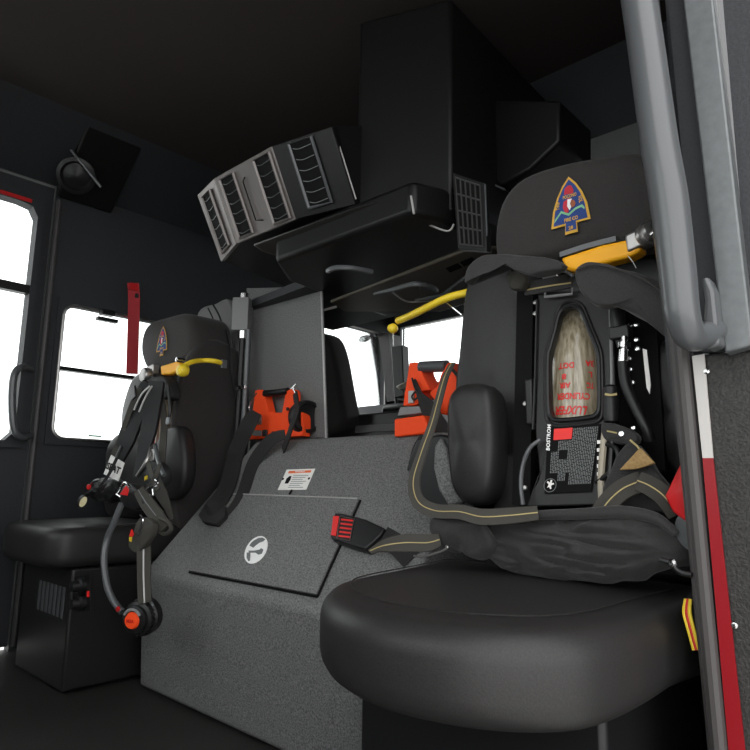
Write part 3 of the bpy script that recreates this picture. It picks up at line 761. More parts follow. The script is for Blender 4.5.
MB().tube([K(538, 300) + kn * .003, K(536, 380) + kn * .003, K(534, 430) + kn * .003], .003, 6).build('plate_edge_rod', plastic, bp)
# cylinder
cb = K(577, 470, .085); ctop = K(577, 300, .085); ax = ku; Lc = (ctop - cb).length
rc = .062
cyl = MB().lathe(cb, ax, [(.02, -.02), (.05, 0), (rc, .02), (rc, Lc * .62), (rc * .97, Lc * .70), (rc * .86, Lc * .80), (rc * .66, Lc * .90), (rc * .45, Lc * .97), (.02, Lc)], 48).build('air_cylinder', comp, pk, label='tan composite cylinder with red lettering')
e1 = V((1, 0, 0)); e2 = kn
def row(txt, v, size, ang0, fit, ital=0.):
    hc = (K(577, v, .085 - rc) - cb).dot(ax)
    def wp(x, y, z):
        th = ang0 + (-x) / rc
        return cb + ax * (hc - y) + (e1 * math.sin(th) + e2 * math.cos(th)) * (rc + .0012)
    text_mb(txt, V(), e1, ax, size, warp=wp, fit=fit, italic=ital).build('red_lettering', redp, cyl)
row('LUXFER', 409, .022, .25, .060, .3)
row('CYLINDER', 395, .017, .30, .062)
row('AIR', 384, .015, .05, .022); row('TC', 384, .015, .80, .014)
row('8', 375, .015, .02, .009); row('L', 373, .015, .80, .007)
row('DOT', 364, .016, .08, .030); row('3A', 362, .016, .78, .016)
# carry handle on top
MB().tube([K(547, 291) + kn * .006, K(548, 299) + kn * .012, K(575, 296) + kn * .012, K(574, 289) + kn * .006], .0028, 6, smooth=False).build('carry_handle', boxgrey, pk)
MB().ribbon([K(528, 290) + kn * .008, K(552, 287) + kn * .012, K(575, 282) + kn * .008], .028, .006, face=kn).build('top_strap', cloth, pk)
MB().ribbon([K(530, 292) + kn * .0125, K(552, 289) + kn * .0165, K(574, 285) + kn * .0125], .003, .001, face=kn).build('top_strap_stripe', stripe, pk)
MB().obox(K(552, 277) + kn * .0, (.016, 0, .004), (0, .01, 0), (-.004, 0, .018)).build('top_bracket', steel, pk, bevel=.003)
# label plate
LQ = [K(545.5, 494) + kn * .003, K(592, 492) + kn * .003, K(601.5, 424) + kn * .003, K(549, 428) + kn * .003]
lp = MB().prism(LQ, kn * .0012).build('warning_label', print_black, bp, label='black label with red block and grey print')
def lq(a, b, h=.0014): return bilerp(LQ, a, b) + kn * h
def lrect(a0, a1, b0, b1, m, name, h=.0014): return MB().prism([lq(a0, b0, h), lq(a1, b0, h), lq(a1, b1, h), lq(a0, b1, h)], kn * .0004).build(name, m, lp, smooth=False)
lrect(.13, .49, .80, .97, lab_red, 'red_block')
exl = (LQ[1] - LQ[0]).normalized(); eyl = (LQ[3] - LQ[0]).normalized()
text_mb('BOSTROM', lq(.035, .84, .002), eyl, -exl, .010, fit=.050, italic=.2).build('white_lettering', white, lp)
gp = MB(); random.seed(7)
for i in range(26):
    a = .10 + i * .034
    if a > .96: break
    segs = [(.12, .96)]
    if a < .50: segs = [(.30, .78)]
    if a < .22: segs = [(.30, .62)]
    if .26 < a < .42: segs = [(.18, .50), (.64, .78)]
    for b0, b1 in segs:
        b = b0
        while b < b1:
            w_ = random.uniform(.02, .07); e = min(b1, b + w_)
            gp.prism([lq(a, b), lq(a + .019, b), lq(a + .019, e), lq(a, e)], kn * .0003); b = e + .010
gp.build('grey_small_print', print_grey, lp)
ring = [lq(.12, .12, .002) + exl * .012 * math.cos(2 * math.pi * i / 20) + eyl * .012 * math.sin(2 * math.pi * i / 20) for i in range(21)]
MB().tube(ring, .0007, 5, smooth=False).build('round_logo', print_grey, lp)
def lg(x, y): return lq(.12, .12, .0016) + exl * x * .001 + eyl * y * .001
MB().prism([lg(*p) for p in [(-6, -4), (-2, -3), (1, -7), (3, -6), (2, -1), (5, 1), (8, 1), (7, 4), (3, 4), (4, 9), (1, 10), (-1, 5), (-5, 8), (-7, 6), (-3, 2), (-4, -1)]], kn * .0005).build('horse_figure', offwhite, lp)
# screws on back frame left
sc = MB()
for u, v in ((536, 303), (536, 314), (526, 404), (526, 488)): bolt(sc, K(u, v, .02) + kn * .002, kn, .005, .004)
sc.build('frame_screws', steel, pk)
MB().prism([K(517, 290, .03), K(533, 290, .03), K(530, 505, .03), K(512, 505, .03)], (0, .02, 0)).build('side_channel', print_black, pk)
MB().obox(K(531, 402, .01), (.008, 0, 0), (0, .01, 0), (0, 0, .045)).build('side_latch', plate_m, pk, bevel=.004)
# wire loop at left
MB().tube([K(540, 440, -.01), K(530, 448, -.02), (K(523, 465, -.02)), K(521, 485, -.02), K(523, 505, -.02)], .004, 8).build('left_hose', handle_m, pk)
# right side plumbing
MB().tube([K(617, 290, .0), K(618, 330, .0), K(621, 345, .0)], .008, 10).build('regulator_pipe', plate_m, pk)
MB().lathe(K(618, 318, -.01), ku, [(.012, -.02), (.014, 0), (.014, .035), (.010, .05)], 16).build('pipe_sleeve', plastic, pk)
MB().obox(K(621, 333, -.005), (.018, 0, 0), (0, .012, 0), (0, 0, .012)).build('valve_block', plate_m, pk, bevel=.003)
fx = MB(); top = K(624, 343, -.015); bot = K(623, 362, -.015)
fx.lathe(bot, top - bot, [(.008, 0), (.0085, .002), (.0085, .022), (.006, .022), (.006, .025), (.0115, .025), (.0115, .034), (.006, .034), (.006, .046)], 12)
fx.build('chrome_coupling', chrome, pk)
MB().tube([K(623, 362, -.012), K(626, 385, -.012), K(636, 408, -.012), K(646, 428, -.01), K(650, 440, 0)], .0095, 12).build('air_hose', plastic, pk)
sc = MB()
for u, v in ((631, 326), (637, 325), (637, 340), (638, 349), (630, 359), (631, 370), (633, 383), (619, 328)): bolt(sc, K(u, v, -.0), kn, .005, .006)
sc.build('valve_screws', chrome, pk)
MB().box(K(604, 400).x, K(650, 400).x, 1.15, 1.19, K(620, 470).z, K(620, 300).z).build('side_plate', print_black, pk)
MB().lathe(K(611, 405, -.01), ku, [(.012, -.03), (.014, -.02), (.014, .03), (.008, .035)], 16).build('strap_tube', plastic, pk)
MB().tube([K(611, 395, -.012), K(611, 422, -.012)], .006, 8).build('strap_rod', plate_m, pk)
MB().ribbon([K(605, 394, -.027), K(611, 395, -.027), K(617, 394, -.027)], .004, .001, face=kn).build('tube_stripe', stripe, pk)
# spec placard
MB().prism([K(643, 349), K(647, 350), K(651, 385), K(650, 394), K(647, 388)], kn * .002).build('side_placard', offwhite, pk)
# lower right fittings: pressure line, reflective chips
MB().tube([K(606, 425, -.01), K(603, 450, -.012), K(601, 480, -.012), K(602, 505, -.012)], .006, 8).build('pressure_line', beige, pk)
MB().tube([K(612, 440, -.015), K(610, 470, -.02), K(607, 505, -.02)], .004, 8).build('thin_hose', plastic, pk)
MB().tube([K(607, 444, -.015), K(617, 450, -.02), K(617, 465, -.02), K(603, 478, -.015), K(596, 482, -.01)], .0045, 8).build('thin_hose', plastic, pk)
ch = MB()
for v in (442, 450, 458, 466, 474): ch.obox(K(600, v, -.012), (.0045, 0, 0), (0, .002, 0), (0, 0, .003))
ch.build('chip_marks', offwhite, pk)
MB().pillow([K(601, 423, -.02), K(620, 425, -.02), K(637, 434, -.02), (K(634, 444, -.02)), K(617, 443, -.02), K(603, 438, -.02)], kn, .02, .006, .003, N=32).build('valve_cover', cloth, pk)
MB().ribbon([K(607, 431, -.0235), K(617, 433, -.0245)], .0025, .001, face=kn).build('cover_stripe', stripe, pk)
sc = MB(); bolt(sc, K(622, 434, -.023), kn, .0055, .004); bolt(sc, K(634, 428, -.02), kn, .004, .004); sc.build('snap_studs', chrome, pk)

# shoulder straps
def YK(y): return dict(Y=y)
st = MB().pillow(PS([(464, 283), (466, 268), (478, 256), (500, 253), (530, 256), (550, 257), (561, 262), (560, 268), (545, 272), (530, 275), (516, 270), (500, 262), (484, 262), (472, 272)], Y=1.04), NZ, .03, .008, .004, wob=.003, wscale=30, N=60).build('shoulder_strap', cloth, pk)
MB().pillow(PS([(505, 276), (511, 270), (520, 272), (524, 280), (520, 288), (509, 288)], Y=1.09), NZ, .03, .008, .003, wob=.003, wscale=60, N=24).build('strap_knot', web_grey, pk)
MB().pillow(PS([(574, 280), (574, 268), (584, 262), (600, 263), (620, 268), (650, 277), (675, 292), (695, 318), (698, 348), (676, 345), (655, 328), (632, 312), (612, 303), (595, 305), (582, 296)], Y=1.02), NZ, .035, .010, .004, wob=.004, wscale=22, N=72).build('shoulder_strap', cloth, pk)
MB().tube(PS([(577, 270), (590, 265), (610, 267), (650, 283), (680, 310)], Y=1.012), .002, 6).build('strap_seam', vinyl_soft, pk)

# waist pad (crumpled cloth) and belts on seat
wp = thing('waist_belt', 'crumpled black waist pad and grey yellow-striped belt lying on the near seat cushion', 'belt', (-.62, 1.08, .49))
MB().pillow(PS([(476, 520), (500, 516), (540, 516), (580, 515), (620, 510), (655, 514), (678, 528), (684, 548), (672, 556), (650, 562), (628, 570), (600, 575), (560, 573), (520, 571), (495, 562), (480, 548)], Y=1.00), (0, -.9, .35), .07, .022, .012, N=140, wob=.007, wscale=20, caprings=22, fold=.010).build('waist_pad', cloth, wp)
MB().tube(PS([(476, 524), (505, 517), (540, 515), (580, 514), (620, 512), (655, 518), (676, 534)], Y=.995), [.006, .009, .008, .009, .010, .009, .006], 12).build('pad_hem', cloth, wp)
MB().pillow(PS([(428, 528), (432, 516), (452, 514), (478, 520), (490, 540), (484, 552), (470, 556), (455, 548), (438, 545)], Y=.98), (0, -.9, .4), .03, .010, .008, N=56, wob=.005, wscale=24, caprings=8).build('pad_flap', cloth, wp)
def belt(pts, w, name='belt_webbing', m=web_grey, face=(0, -1, .3), parent=None, stripe_off=0., par=None):
    par = par or wp
    o = MB().ribbon(pts, w, .004, face=face).build(name, m, par)
    MB().ribbon(pts, .0018, .001, face=face, off=.0026).build('belt_stripe', stripe, o)
    return o
belt([P(452, 364, Y=1.12), P(445, 378, Y=1.08), P(438, 403, Y=1.04), P(432, 425, Y=1.01), P(421, 456, Y=.99), P(414, 482, Y=.98), P(419, 502, Y=.975), P(436, 511, Y=.97), P(460, 512, Y=.96), P(482, 517, Y=.955), P(508, 516, Y=.96), P(538, 513, Y=.98)], [.016, .018, .020, .020, .024, .028, .028, .026, .026, .028, .028, .024])
belt([P(370, 552, Y=.90), P(385, 546, Y=.93), P(405, 543, Y=.95), P(428, 543, Y=.96), P(440, 540, Y=.97)], [.012, .026, .034, .032, .024])
belt([K(637, 483, -.06), K(622, 490, -.065), K(608, 503, -.07), K(598, 518, -.07)][::-1] + [K(642, 482, -.055)], .034)
belt([K(638, 481, -.064), K(650, 486, -.066), K(664, 496, -.065), K(678, 514, -.055)], .030)
MB().tube(PS([(414, 556), (425, 556), (440, 552), (447, 548), (446, 546)], Y=.955), .0022, 6).build('belt_tongue', steel, wp)
MB().pillow([K(608, 470, -.03), K(632, 440, -.03), K(655, 470, -.03), K(675, 500, -.03), K(670, 512, -.03), K(640, 512, -.03), K(600, 512, -.03)], kn, .03, .008, .004, N=48, wob=.004, wscale=25).build('side_fabric', cloth, wp)
tl_ = MB().pillow([K(619, 470, -.05), K(640, 447, -.055), K(655, 463, -.05), K(637, 469, -.05)], kn, .006, .002, .002, N=32, smooth=False).build('tan_patch', tan, wp)
MB().ribbon([K(630, 440, -.045), K(637, 446, -.05), K(640, 450, -.052)], .003, .001, face=kn).build('belt_stripe', stripe, wp)
MB().lathe(P(673, 563, Y=.95), NZ, [(.004, 0), (.006, .004), (.003, .008)], 10).build('snap_stud', chrome, wp)
MB().tube(PS([(660, 560), (670, 563), (680, 572), (692, 575)], Y=.95), .004, 8).build('cord', plastic, wp)

# red bag edge and roundel right of the near seat
t = MB().pillow(PS([(664, 496), (674, 475), (686, 452), (702, 480), (702, 505), (688, 524), (672, 512)], Y=.99), NZ, .03, .006, .004, N=28, smooth=False).build('red_pouch', redv)
tag(t, 'bright red vinyl pouch edge showing between near seat and door seal', 'pouch')
t = MB().lathe(P(697, 530, Y=1.0), (-.35, -1, 0), [(.010, 0), (.030, .002), (.030, .008), (.022, .010), (.004, .010)], 24).build('belt_reel', alu)
tag(t, 'round grey belt reel below the red pouch at the door seal', 'reel')
t = thing('striped_rope', 'red and yellow striped rope end hanging beside the near seat cushion', 'rope', P(690, 640, Y=.95))
for i, m in enumerate((yellow, redv, yellow)):
    MB().tube(PS([(686 + i * 2.2, 599), (684 + i * 2.8, 612), (687 + i * 2.8, 625), (694 + i * 2.6, 650)], Y=.985 - .001 * i), .0026, 8).build('rope_strand', m, t)

# seat belt buckle on engine cover edge
t = thing('seat_belt_buckle', 'black seat belt buckle with red slotted button beside near seat cushion', 'buckle', T(362, 545))
def BQ(u, v, h=.03): return T(u, v) + sn * h
bb = [BQ(341, 519), BQ(350, 520), BQ(372, 526), BQ(391, 535), BQ(386, 543), BQ(372, 556), BQ(355, 551), BQ(338, 545), BQ(336.5, 543)]
bo_ = MB().prism(bb, -sn * .028).build('buckle_body', plastic, t, bevel=.004)
MB().prism([BQ(340, 523, .030), BQ(346, 523, .030), BQ(343, 543, .030), BQ(338, 542, .030)], sn * .002).build('release_button', redp, bo_, bevel=.001)
for i in range(5):
    f = i * 4.1
    MB().prism([BQ(348 - f * .15, 525.5 + f, .030), BQ(360 - f * .15, 527 + f, .030), BQ(359.6 - f * .15, 528.6 + f, .030), BQ(347.6 - f * .15, 527.1 + f, .030)], sn * .0012).build('red_slot', redp, bo_)
MB().tube([BQ(347, 523, .031), BQ(361, 526, .031), BQ(357, 548, .031), BQ(344, 545, .031), BQ(347, 523, .031)], .0014, 6, smooth=False).build('slot_frame', steel, bo_)
MB().ribbon([BQ(386, 540, .018), BQ(400, 548, .012), BQ(412, 560, .0)], .05, .005, face=sn).build('buckle_webbing', web_black, t)

# ------------------------------------------------------------------ orange lanterns
LY = 1.52
t = thing('hand_lantern', 'orange hand lantern with black lens head in front of the partition panel', 'lantern', P(275, 443, Y=1.42))
o = [(255, 391), (258, 389.5), (264, 390), (265, 398), (268.5, 412.5), (282, 412.5), (284.5, 398), (286, 391), (291, 389), (293, 392), (293, 402), (300, 408), (303, 418), (303, 430), (302, 442), (290, 444), (246, 448), (247, 440), (251, 425), (253, 408)]
MB().prism([V((p.x, p.y, max(p.z, TZ + .012))) for p in PS(o, Y=1.40)], (0, .035, 0)).build('lantern_body', orange, t, bevel=.003)
MB().tube(PS([(265, 393.5), (275, 393), (288, 391)], Y=1.405), .0125, 14).build('grip', plastic, t)
MB().lathe(P(302, 418, Y=1.435), (1, -.25, .02), [(.045, 0), (.058, .01), (.060, .035), (.055, .05), (.045, .052), (.040, .045), (.01, .04)], 32).build('lens_head', plastic, t)
MB().obox(P(257, 433, Y=1.396), (.026, 0, -.002), (0, .002, 0), (0, 0, .010)).build('label', boxgrey, t)
MB().obox(P(265, 433, Y=1.394), (.012, 0, 0), (0, .004, 0), (0, 0, .012)).build('switch', plastic, t, bevel=.003)
MB().obox(P(259.5, 420, Y=1.396), (.012, 0, 0), (0, .002, 0), (0, 0, .016)).build('reflector', steel, t)
text_mb('LED', P(273, 433, Y=1.397), (1, 0, 0), (0, 0, 1), .014).build('lettering', print_black, t)
MB().lathe(P(288, 409, Y=1.398), NZ, [(.006, 0), (.006, .004), (.002, .005)], 12).build('screw', plastic, t)
MB().ribbon([P(295, 393, Y=1.34), P(297, 410, Y=1.335), P(292, 425, Y=1.33), P(287, 440, Y=1.325), P(283, 450, Y=1.34)], .030, .004, face=(-.3, -1, 0)).build('shoulder_strap', web_black, t)
# long strap to the slope
MB().ribbon([P(256, 412, Y=1.35), P(248, 425, Y=1.33), T(240, 455) + sn * .02, T(231, 490) + sn * .02, T(222, 513) + sn * .04, T(214, 518) + sn * .03], [.045, .06, .06, .06, .055, .045], .004, face=(.55, -.8, .2)).build('shoulder_strap', web_black, t)
MB().ribbon([P(285, 434, Y=1.33), P(270, 441, Y=1.31), T(256, 465) + sn * .012, T(243, 500) + sn * .01, T(230, 517) + sn * .01], [.03, .045, .045, .04, .03], .004, face=(.55, -.8, .2)).build('shoulder_strap', web_black, t)
MB().pillow([T(u, v) + sn * .025 for u, v in ((203, 519), (211, 506), (231, 511), (230, 520), (221, 529), (207, 526))], sn, .022, .006, .002, N=48, smooth=False).build('strap_adjuster', web_black, t)
MB().obox(T(216, 513) + sn * .032, (.014, 0, 0), sn * .002, sd_ * .003).build('strap_slide', steel, t)
MB().tube(PS([(257, 393), (252, 400), (249, 408), (253, 412)], Y=1.35), .002, 6).build('snap_hook', chrome, t)
MB().tube(PS([(291, 389), (294, 386), (296, 384)], Y=1.35), .002, 6).tube(PS([(293, 388), (295, 392), (296, 396)], Y=1.35), .0025, 6).build('snap_hook', chrome, t)

t = thing('hand_lantern', 'orange hand lantern with a broad box front beside the near seat', 'lantern', P(420, 437, Y=1.42))
y2 = 1.42
MB().prism(PS([(409, 363), (414, 362), (420, 363), (422, 373), (427, 384), (430, 390), (420, 391), (420, 402), (416, 405), (403, 406), (404, 395), (407, 378)], Y=y2), (0, .06, 0)).build('lantern_body', orange, t, bevel=.003)
MB().prism(PS([(447, 363), (452, 362), (456, 378), (458, 390), (450, 398), (446, 415), (441, 414), (436, 402), (429, 393), (437, 386), (441, 374)], Y=y2), (0, .06, 0)).build('lantern_side', orange, t, bevel=.003)
MB().prism(PS([(458, 380), (464, 386), (459, 388)], Y=y2), (0, .04, 0)).build('lantern_corner', orange, t)
MB().tube(PS([(421, 367), (434, 366.5), (447, 366)], Y=y2 + .01), .017, 14).build('grip', handle_m, t)
MB().prism(PS([(394, 419), (423, 415), (430, 431), (423, 434), (394, 437)], Y=y2 - .07), (0, .10, 0)).build('lantern_front', orange, t, bevel=.005)
MB().prism(PS([(400, 407), (419, 406), (422, 413), (397, 416)], Y=y2 - .02), (0, .06, 0)).build('lens_band', boxgrey, t, bevel=.003)
MB().obox(P(411.5, 397, Y=y2 - .003), (.010, 0, 0), (0, .003, 0), (0, 0, .018)).build('reflector', steel, t)
MB().ribbon([P(414, 380, Y=y2 - .01), P(420, 395, Y=y2 - .02), P(428, 408, Y=y2 - .03), P(437, 424, Y=y2 - .04), P(446, 436, Y=y2 - .05)], [.012, .02, .05, .055, .05], .004).build('shoulder_strap', web_black, t)
MB().tube(PS([(412, 378), (415, 388), (419, 395), (414, 400), (412, 396), (416, 391)], Y=y2 - .02), .003, 6).build('snap_hook', plastic, t)
MB().ribbon([P(449, 366, Y=y2 - .03), P(457, 375, Y=y2 - .03), P(462, 382, Y=y2 - .02)], .008, .003).build('strap_end', web_black, t)
MB().ribbon([P(428, 437, Y=1.32), P(420, 450, Y=1.30), P(415, 470, Y=1.28)], [.05, .05, .05], .004).build('shoulder_strap', web_black, t)

# ------------------------------------------------------------------ front cab seen through the opening
t = thing('driver_seat', 'dark driver seat back seen through the opening against the front side window', 'seat', (-2.2, 2.1, 0))
MB().pillow(PS([(306, 345), (312, 333), (322, 333), (328, 340), (334, 360), (340, 395), (343, 425), (325, 436), (302, 432)], Y=2.0), NZ, .12, .03, .006).build('backrest', vinyl_soft, t)
MB().box(-2.5, -2.12, 2.0, 2.3, .02, .62).build('seat_base', plastic, t, bevel=.02)
t = thing('dashboard', 'dark dashboard below the windshield in the front cab', 'dashboard', (-1.6, 2.95, 0))
MB().prism([V((XF + .01, 2.70, .01)), V((XF + .01, 2.60, 1.03)), V((XF + .01, 2.78, 1.11)), V((XF + .01, 3.10, 1.14)), V((XF + .01, 3.10, .01))], (-XF - .36, 0, 0)).build('dash_body', trimm, t, bevel=.01)
MB().prism(PS([(395, 386), (405, 381), (425, 379), (440, 382), (440, 389), (398, 390)], Y=2.55), (0, .2, 0)).build('beige_tray', beige, t, bevel=.01)
MB().box(P(380, 430, Y=2.4).x, P(470, 430, Y=2.4).x, 2.4, 2.7, .6, P(420, 402, Y=2.4).z).build('centre_stack', plastic, t, bevel=.02)
t = thing('centre_console', 'low brown-grey console on top of the engine cover in front cab', 'console', (-1.7, 2.2, TZ + .01))
MB().prism([V((x, 2.10, z)) for x, z in ((P(322, 440, Y=2.1).x, TZ + .01), (P(330, 425, Y=2.1).x, P(330, 421, Y=2.1).z), (P(345, 412, Y=2.1).x, P(345, 415, Y=2.1).z), (P(420, 412, Y=2.1).x, P(345, 415, Y=2.1).z), (P(430, 440, Y=2.1).x, TZ + .01))], (0, .25, 0)).build('console_body', duct_grey, t, bevel=.01)
MB().box(P(356, 425, Y=2.09).x, P(398, 425, Y=2.09).x, 2.085, 2.099, P(370, 432, Y=2.09).z, P(370, 425, Y=2.09).z).build('grey_edge', boxgrey, t)
t = thing('pillar_display', 'narrow black display box mounted by the windshield pillar', 'display', P(398, 395, Y=2.85))
MB().prism(PS([(391, 347), (402, 345), (404, 396), (394, 398)], Y=2.8), (0, .06, 0)).build('display_case', plastic, t, bevel=.005)
MB().tube(PS([(396, 398), (397, 408)], Y=2.83), .01, 8).build('mount', plastic, t)
struct('trim_5', MB().prism(PS([(378, 333), (388, 333), (398, 400), (387, 402)], Y=2.98), (0, .12, 0)), rubber)
t = thing('windshield_mirror', 'small dark mirror seen through the top of the driver side window', 'mirror', P(366, 338, X=XF - .25))
MB().pillow(PS([(361, 341), (363, 336), (370, 335), (371, 339), (366, 342)], X=XF - .2), (1, 0, 0), .03, .01, .004, N=20).build('mirror_head', plastic, t)
MB().tube([P(368, 337, X=XF - .2), P(376, 335, X=XF - .01)], .008, 8).build('mirror_arm', plastic, t)

FACE0 = (.62, -.78, .05)
# ------------------------------------------------------------------ far harness hanging on the far seat
hs = thing('air_pack_harness', 'grey and black breathing harness hanging on the far seat with white tag', 'harness', P(140, 520, Y=1.0))
HY = 1.10
def H(u, v, y=HY): return P(u, v, Y=y)
# small cylinder glimpse
MB().pillow([H(151, 392, 1.16), H(160, 390, 1.16), H(161, 430, 1.16), H(155, 470, 1.14), H(148, 470, 1.14), H(149, 430, 1.15)], NZ, .05, .012, .006, N=32).build('air_cylinder', comp, hs)
MB().ribbon([H(156, 405, 1.145), H(154.5, 430, 1.14), H(152, 450, 1.13)], .012, .002).build('red_lettering', redp, hs)
MB().pillow([H(134, 392), H(142, 380), H(152, 376), H(163, 377), H(168, 386), H(168, 398), H(158, 398), H(146, 395), H(138, 400)], NZ, .05, .014, .008, N=48, wob=.005, wscale=30).build('yoke', pad, hs)
MB().ribbon([H(150, 384, 1.06), H(143, 396, 1.05), H(136, 415, 1.03), H(127, 440, 1.01), H(118, 462, 1.0)], [.05, .06, .06, .055, .03], .018, face=(.62, -.78, .05)).build('shoulder_strap', pad, hs)
MB().ribbon([H(157, 382, 1.05), H(154, 400, 1.04), H(149, 430, 1.02), H(143, 455, 1.01), H(138, 478, 1.0)], [.05, .055, .05, .035, .025], .018, face=(.62, -.78, .05)).build('shoulder_strap', pad, hs)
MB().ribbon([H(140, 388, 1.03), H(132, 405, 1.01), H(125, 425, 1.0), H(112, 460, .98)], .018, .004).build('strap_webbing', web_grey, hs)
MB().tube([H(150, 386, 1.02), H(141, 395, 1.0), H(134, 410, .99)], .003, 6).build('bright_cord', ltrim, hs)
MB().tube([H(152, 386, 1.02), H(145, 398, 1.0), H(139, 412, .99)], .003, 6).build('bright_cord', ltrim, hs)
MB().obox(H(134, 393, .99), (.012, 0, .006), (0, .004, 0), (-.006, 0, .02)).build('strap_buckle', plastic, hs, bevel=.003)
MB().tube([H(152, 445, 1.03), H(147, 460, 1.0), H(137, 476, .99)], .006, 8).build('air_tube', steel, hs)
MB().tube([H(155, 445, 1.03), H(158, 460, 1.0), H(164, 475, .99)], .007, 8).build('air_tube', alu, hs)
MB().obox(H(153, 455, 1.02), (.01, 0, .0), (0, .004, 0), (0, 0, .02)).build('metal_fitting', steel, hs, bevel=.003)
MB().ribbon([H(160, 395, 1.08), H(164, 420, 1.06), H(163, 445, 1.04), H(161, 470, 1.02)], .022, .006, face=(.62, -.78, .05)).build('strap_webbing', web_grey, hs)
MB().tube([H(168, 385, 1.05), H(170, 410, 1.05), H(168, 420, 1.05)], .005, 8).build('side_hose', plastic, hs)
MB().obox(H(168.5, 421, 1.03), (.009, 0, 0), (0, .006, 0), (0, 0, .012)).build('white_fitting', alu, hs, bevel=.003)
# white tag with SEAT lettering
c = H(115, 468, .97); ex = (H(124, 473, .97) - H(107, 462, .97)).normalized(); ey = (H(112, 455, .97) - H(105, 474, .97)).normalized()
tgq = [H(103.5, 474, .97), H(118, 481, .97), H(124, 463, .97), H(111, 455, .97)]
tg = MB().prism(tgq, (0, .003, 0)).build('name_tag', offwhite, hs, label='white tag with black lettering')
text_mb('SEAT', (tgq[0] + tgq[2]) / 2 + V((0, -.001, 0)), tgq[1] - tgq[0], tgq[3] - tgq[0], .036, fit=(tgq[1] - tgq[0]).length * .9).build('tag_lettering', print_black, tg)
MB().ribbon([H(122, 446, .955), H(116, 460, .955), H(108, 476, .955), H(100, 486, .96)], .010, .003).build('strap_webbing', web_black, hs)
MB().tube([H(121, 446, .95), H(116, 457, .95)], .003, 6).build('bright_cord', alu, hs)
# gauge and pass device at left
MB().pillow([H(88, 494, .98), H(94, 483, .98), H(104, 478, .98), H(114, 482, .98), H(116, 492, .98), H(108, 502, .98), H(96, 502, .98)], NZ, .05, .014, .008, N=40, wob=.006, wscale=45).build('alert_device', plastic, hs)
MB().tube([H(90, 486, .96), H(94, 481, .95), H(100, 479.5, .95)], .004, 8).build('bright_cord', alu, hs)
MB().lathe(H(90, 487, .955), NZ, [(.009, 0), (.009, .008), (.003, .01)], 14).build('red_button', redp, hs)
MB().lathe(H(83.5, 502, .97), (.2, -1, .35), [(.020, 0), (.022, .004), (.022, .012), (.018, .014)], 24).build('gauge_case', plastic, hs)
MB().lathe(H(83.5, 502, .955), (.2, -1, .35), [(.018, 0), (.018, .002)], 24).build('gauge_face', gauge_m, hs)
MB().tube([H(84, 498, .98), H(88, 494, .98), H(95, 490, .97)], .008, 8).build('gauge_hose', plastic, hs)

# red buckle with grey cover, black sleeve
t = thing('seat_belt_buckle', 'black buckle with red button hanging in front of the far harness', 'buckle', H(130, 500, .9))
MB().pillow([H(118, 496, .90), H(122, 486, .90), H(128, 484, .90), H(136, 490, .90), H(143, 498, .90), H(143, 506, .90), (H(135, 511, .90)), H(122, 506, .90)], NZ, .035, .012, .004, N=36).build('buckle_body', plastic, t)
MB().prism([H(120.5, 494.5, .888), H(127, 485.5, .888), H(129.5, 489, .888), H(128, 496, .888)], (0, -.004, 0)).build('release_button', redp, t, bevel=.002)
MB().tube([H(116.5, 494, .885), H(123.5, 483.5, .885), H(127, 483.5, .885), H(130, 487, .885)], .003, 8).tube([H(116.5, 494, .885), H(121, 497, .885)], .003, 8).build('chrome_edge', chrome, t)
# grey looped webbing cover
t = thing('webbing_sleeve', 'grey green belt sleeve looped at its lower end beside the red buckle', 'belt', H(158, 530, .92))
MB().ribbon([H(139, 490, .90), H(147, 503, .91), H(157, 516, .92), H(166, 528, .93)], [.03, .040, .042, .03], .008).build('sleeve', web_grey, t)
MB().tube([H(160, 518, .92), H(168, 522, .925), H(171, 529, .93), H(165, 534, .93), H(157, 529, .92)], .006, 8).build('sleeve_loop', web_grey, t)
MB().ribbon([H(139, 490, .90), H(147, 503, .91), H(157, 516, .92)], .002, .001, off=.005).build('sleeve_stripe', alu, t)
MB().ribbon([H(156, 482, .97), H(162, 495, .97), H(168, 508, .97), H(172, 520, .97)], [.035, .035, .02, .012], .006).build('sleeve_tail', web_grey, t)
MB().pillow([H(143, 462, 1.0), H(157, 462, 1.0), H(164, 474, 1.0), H(158, 490, 1.0), H(145, 488, 1.0), H(138, 475, 1.0)], NZ, .03, .01, .005, N=36, wob=.006, wscale=45).build('bunched_webbing', pad, t)
MB().ribbon([H(148, 462, .96), H(152, 475, .955), H(158, 490, .95)], .014, .004).build('bunched_strap', web_grey, t)
MB().ribbon([H(160, 464, .96), H(155, 478, .95), H(146, 490, .95)], .012, .004).build('bunched_strap', web_grey, t)
MB().tube([H(144, 492, .93), H(150, 487, .92), H(158, 483, .92), H(155, 480, .92)], .0028, 6).build('steel_adjuster', chrome, t)
MB().tube([H(148, 494, .93), H(153, 496, .92), H(153, 488, .92), H(158, 486, .92)], .0028, 6).build('steel_adjuster', chrome, t)
MB().obox(H(146, 478, .97), (.006, 0, .002), (0, .002, 0), (0, 0, .006)).build('olive_chip', yellow, t)
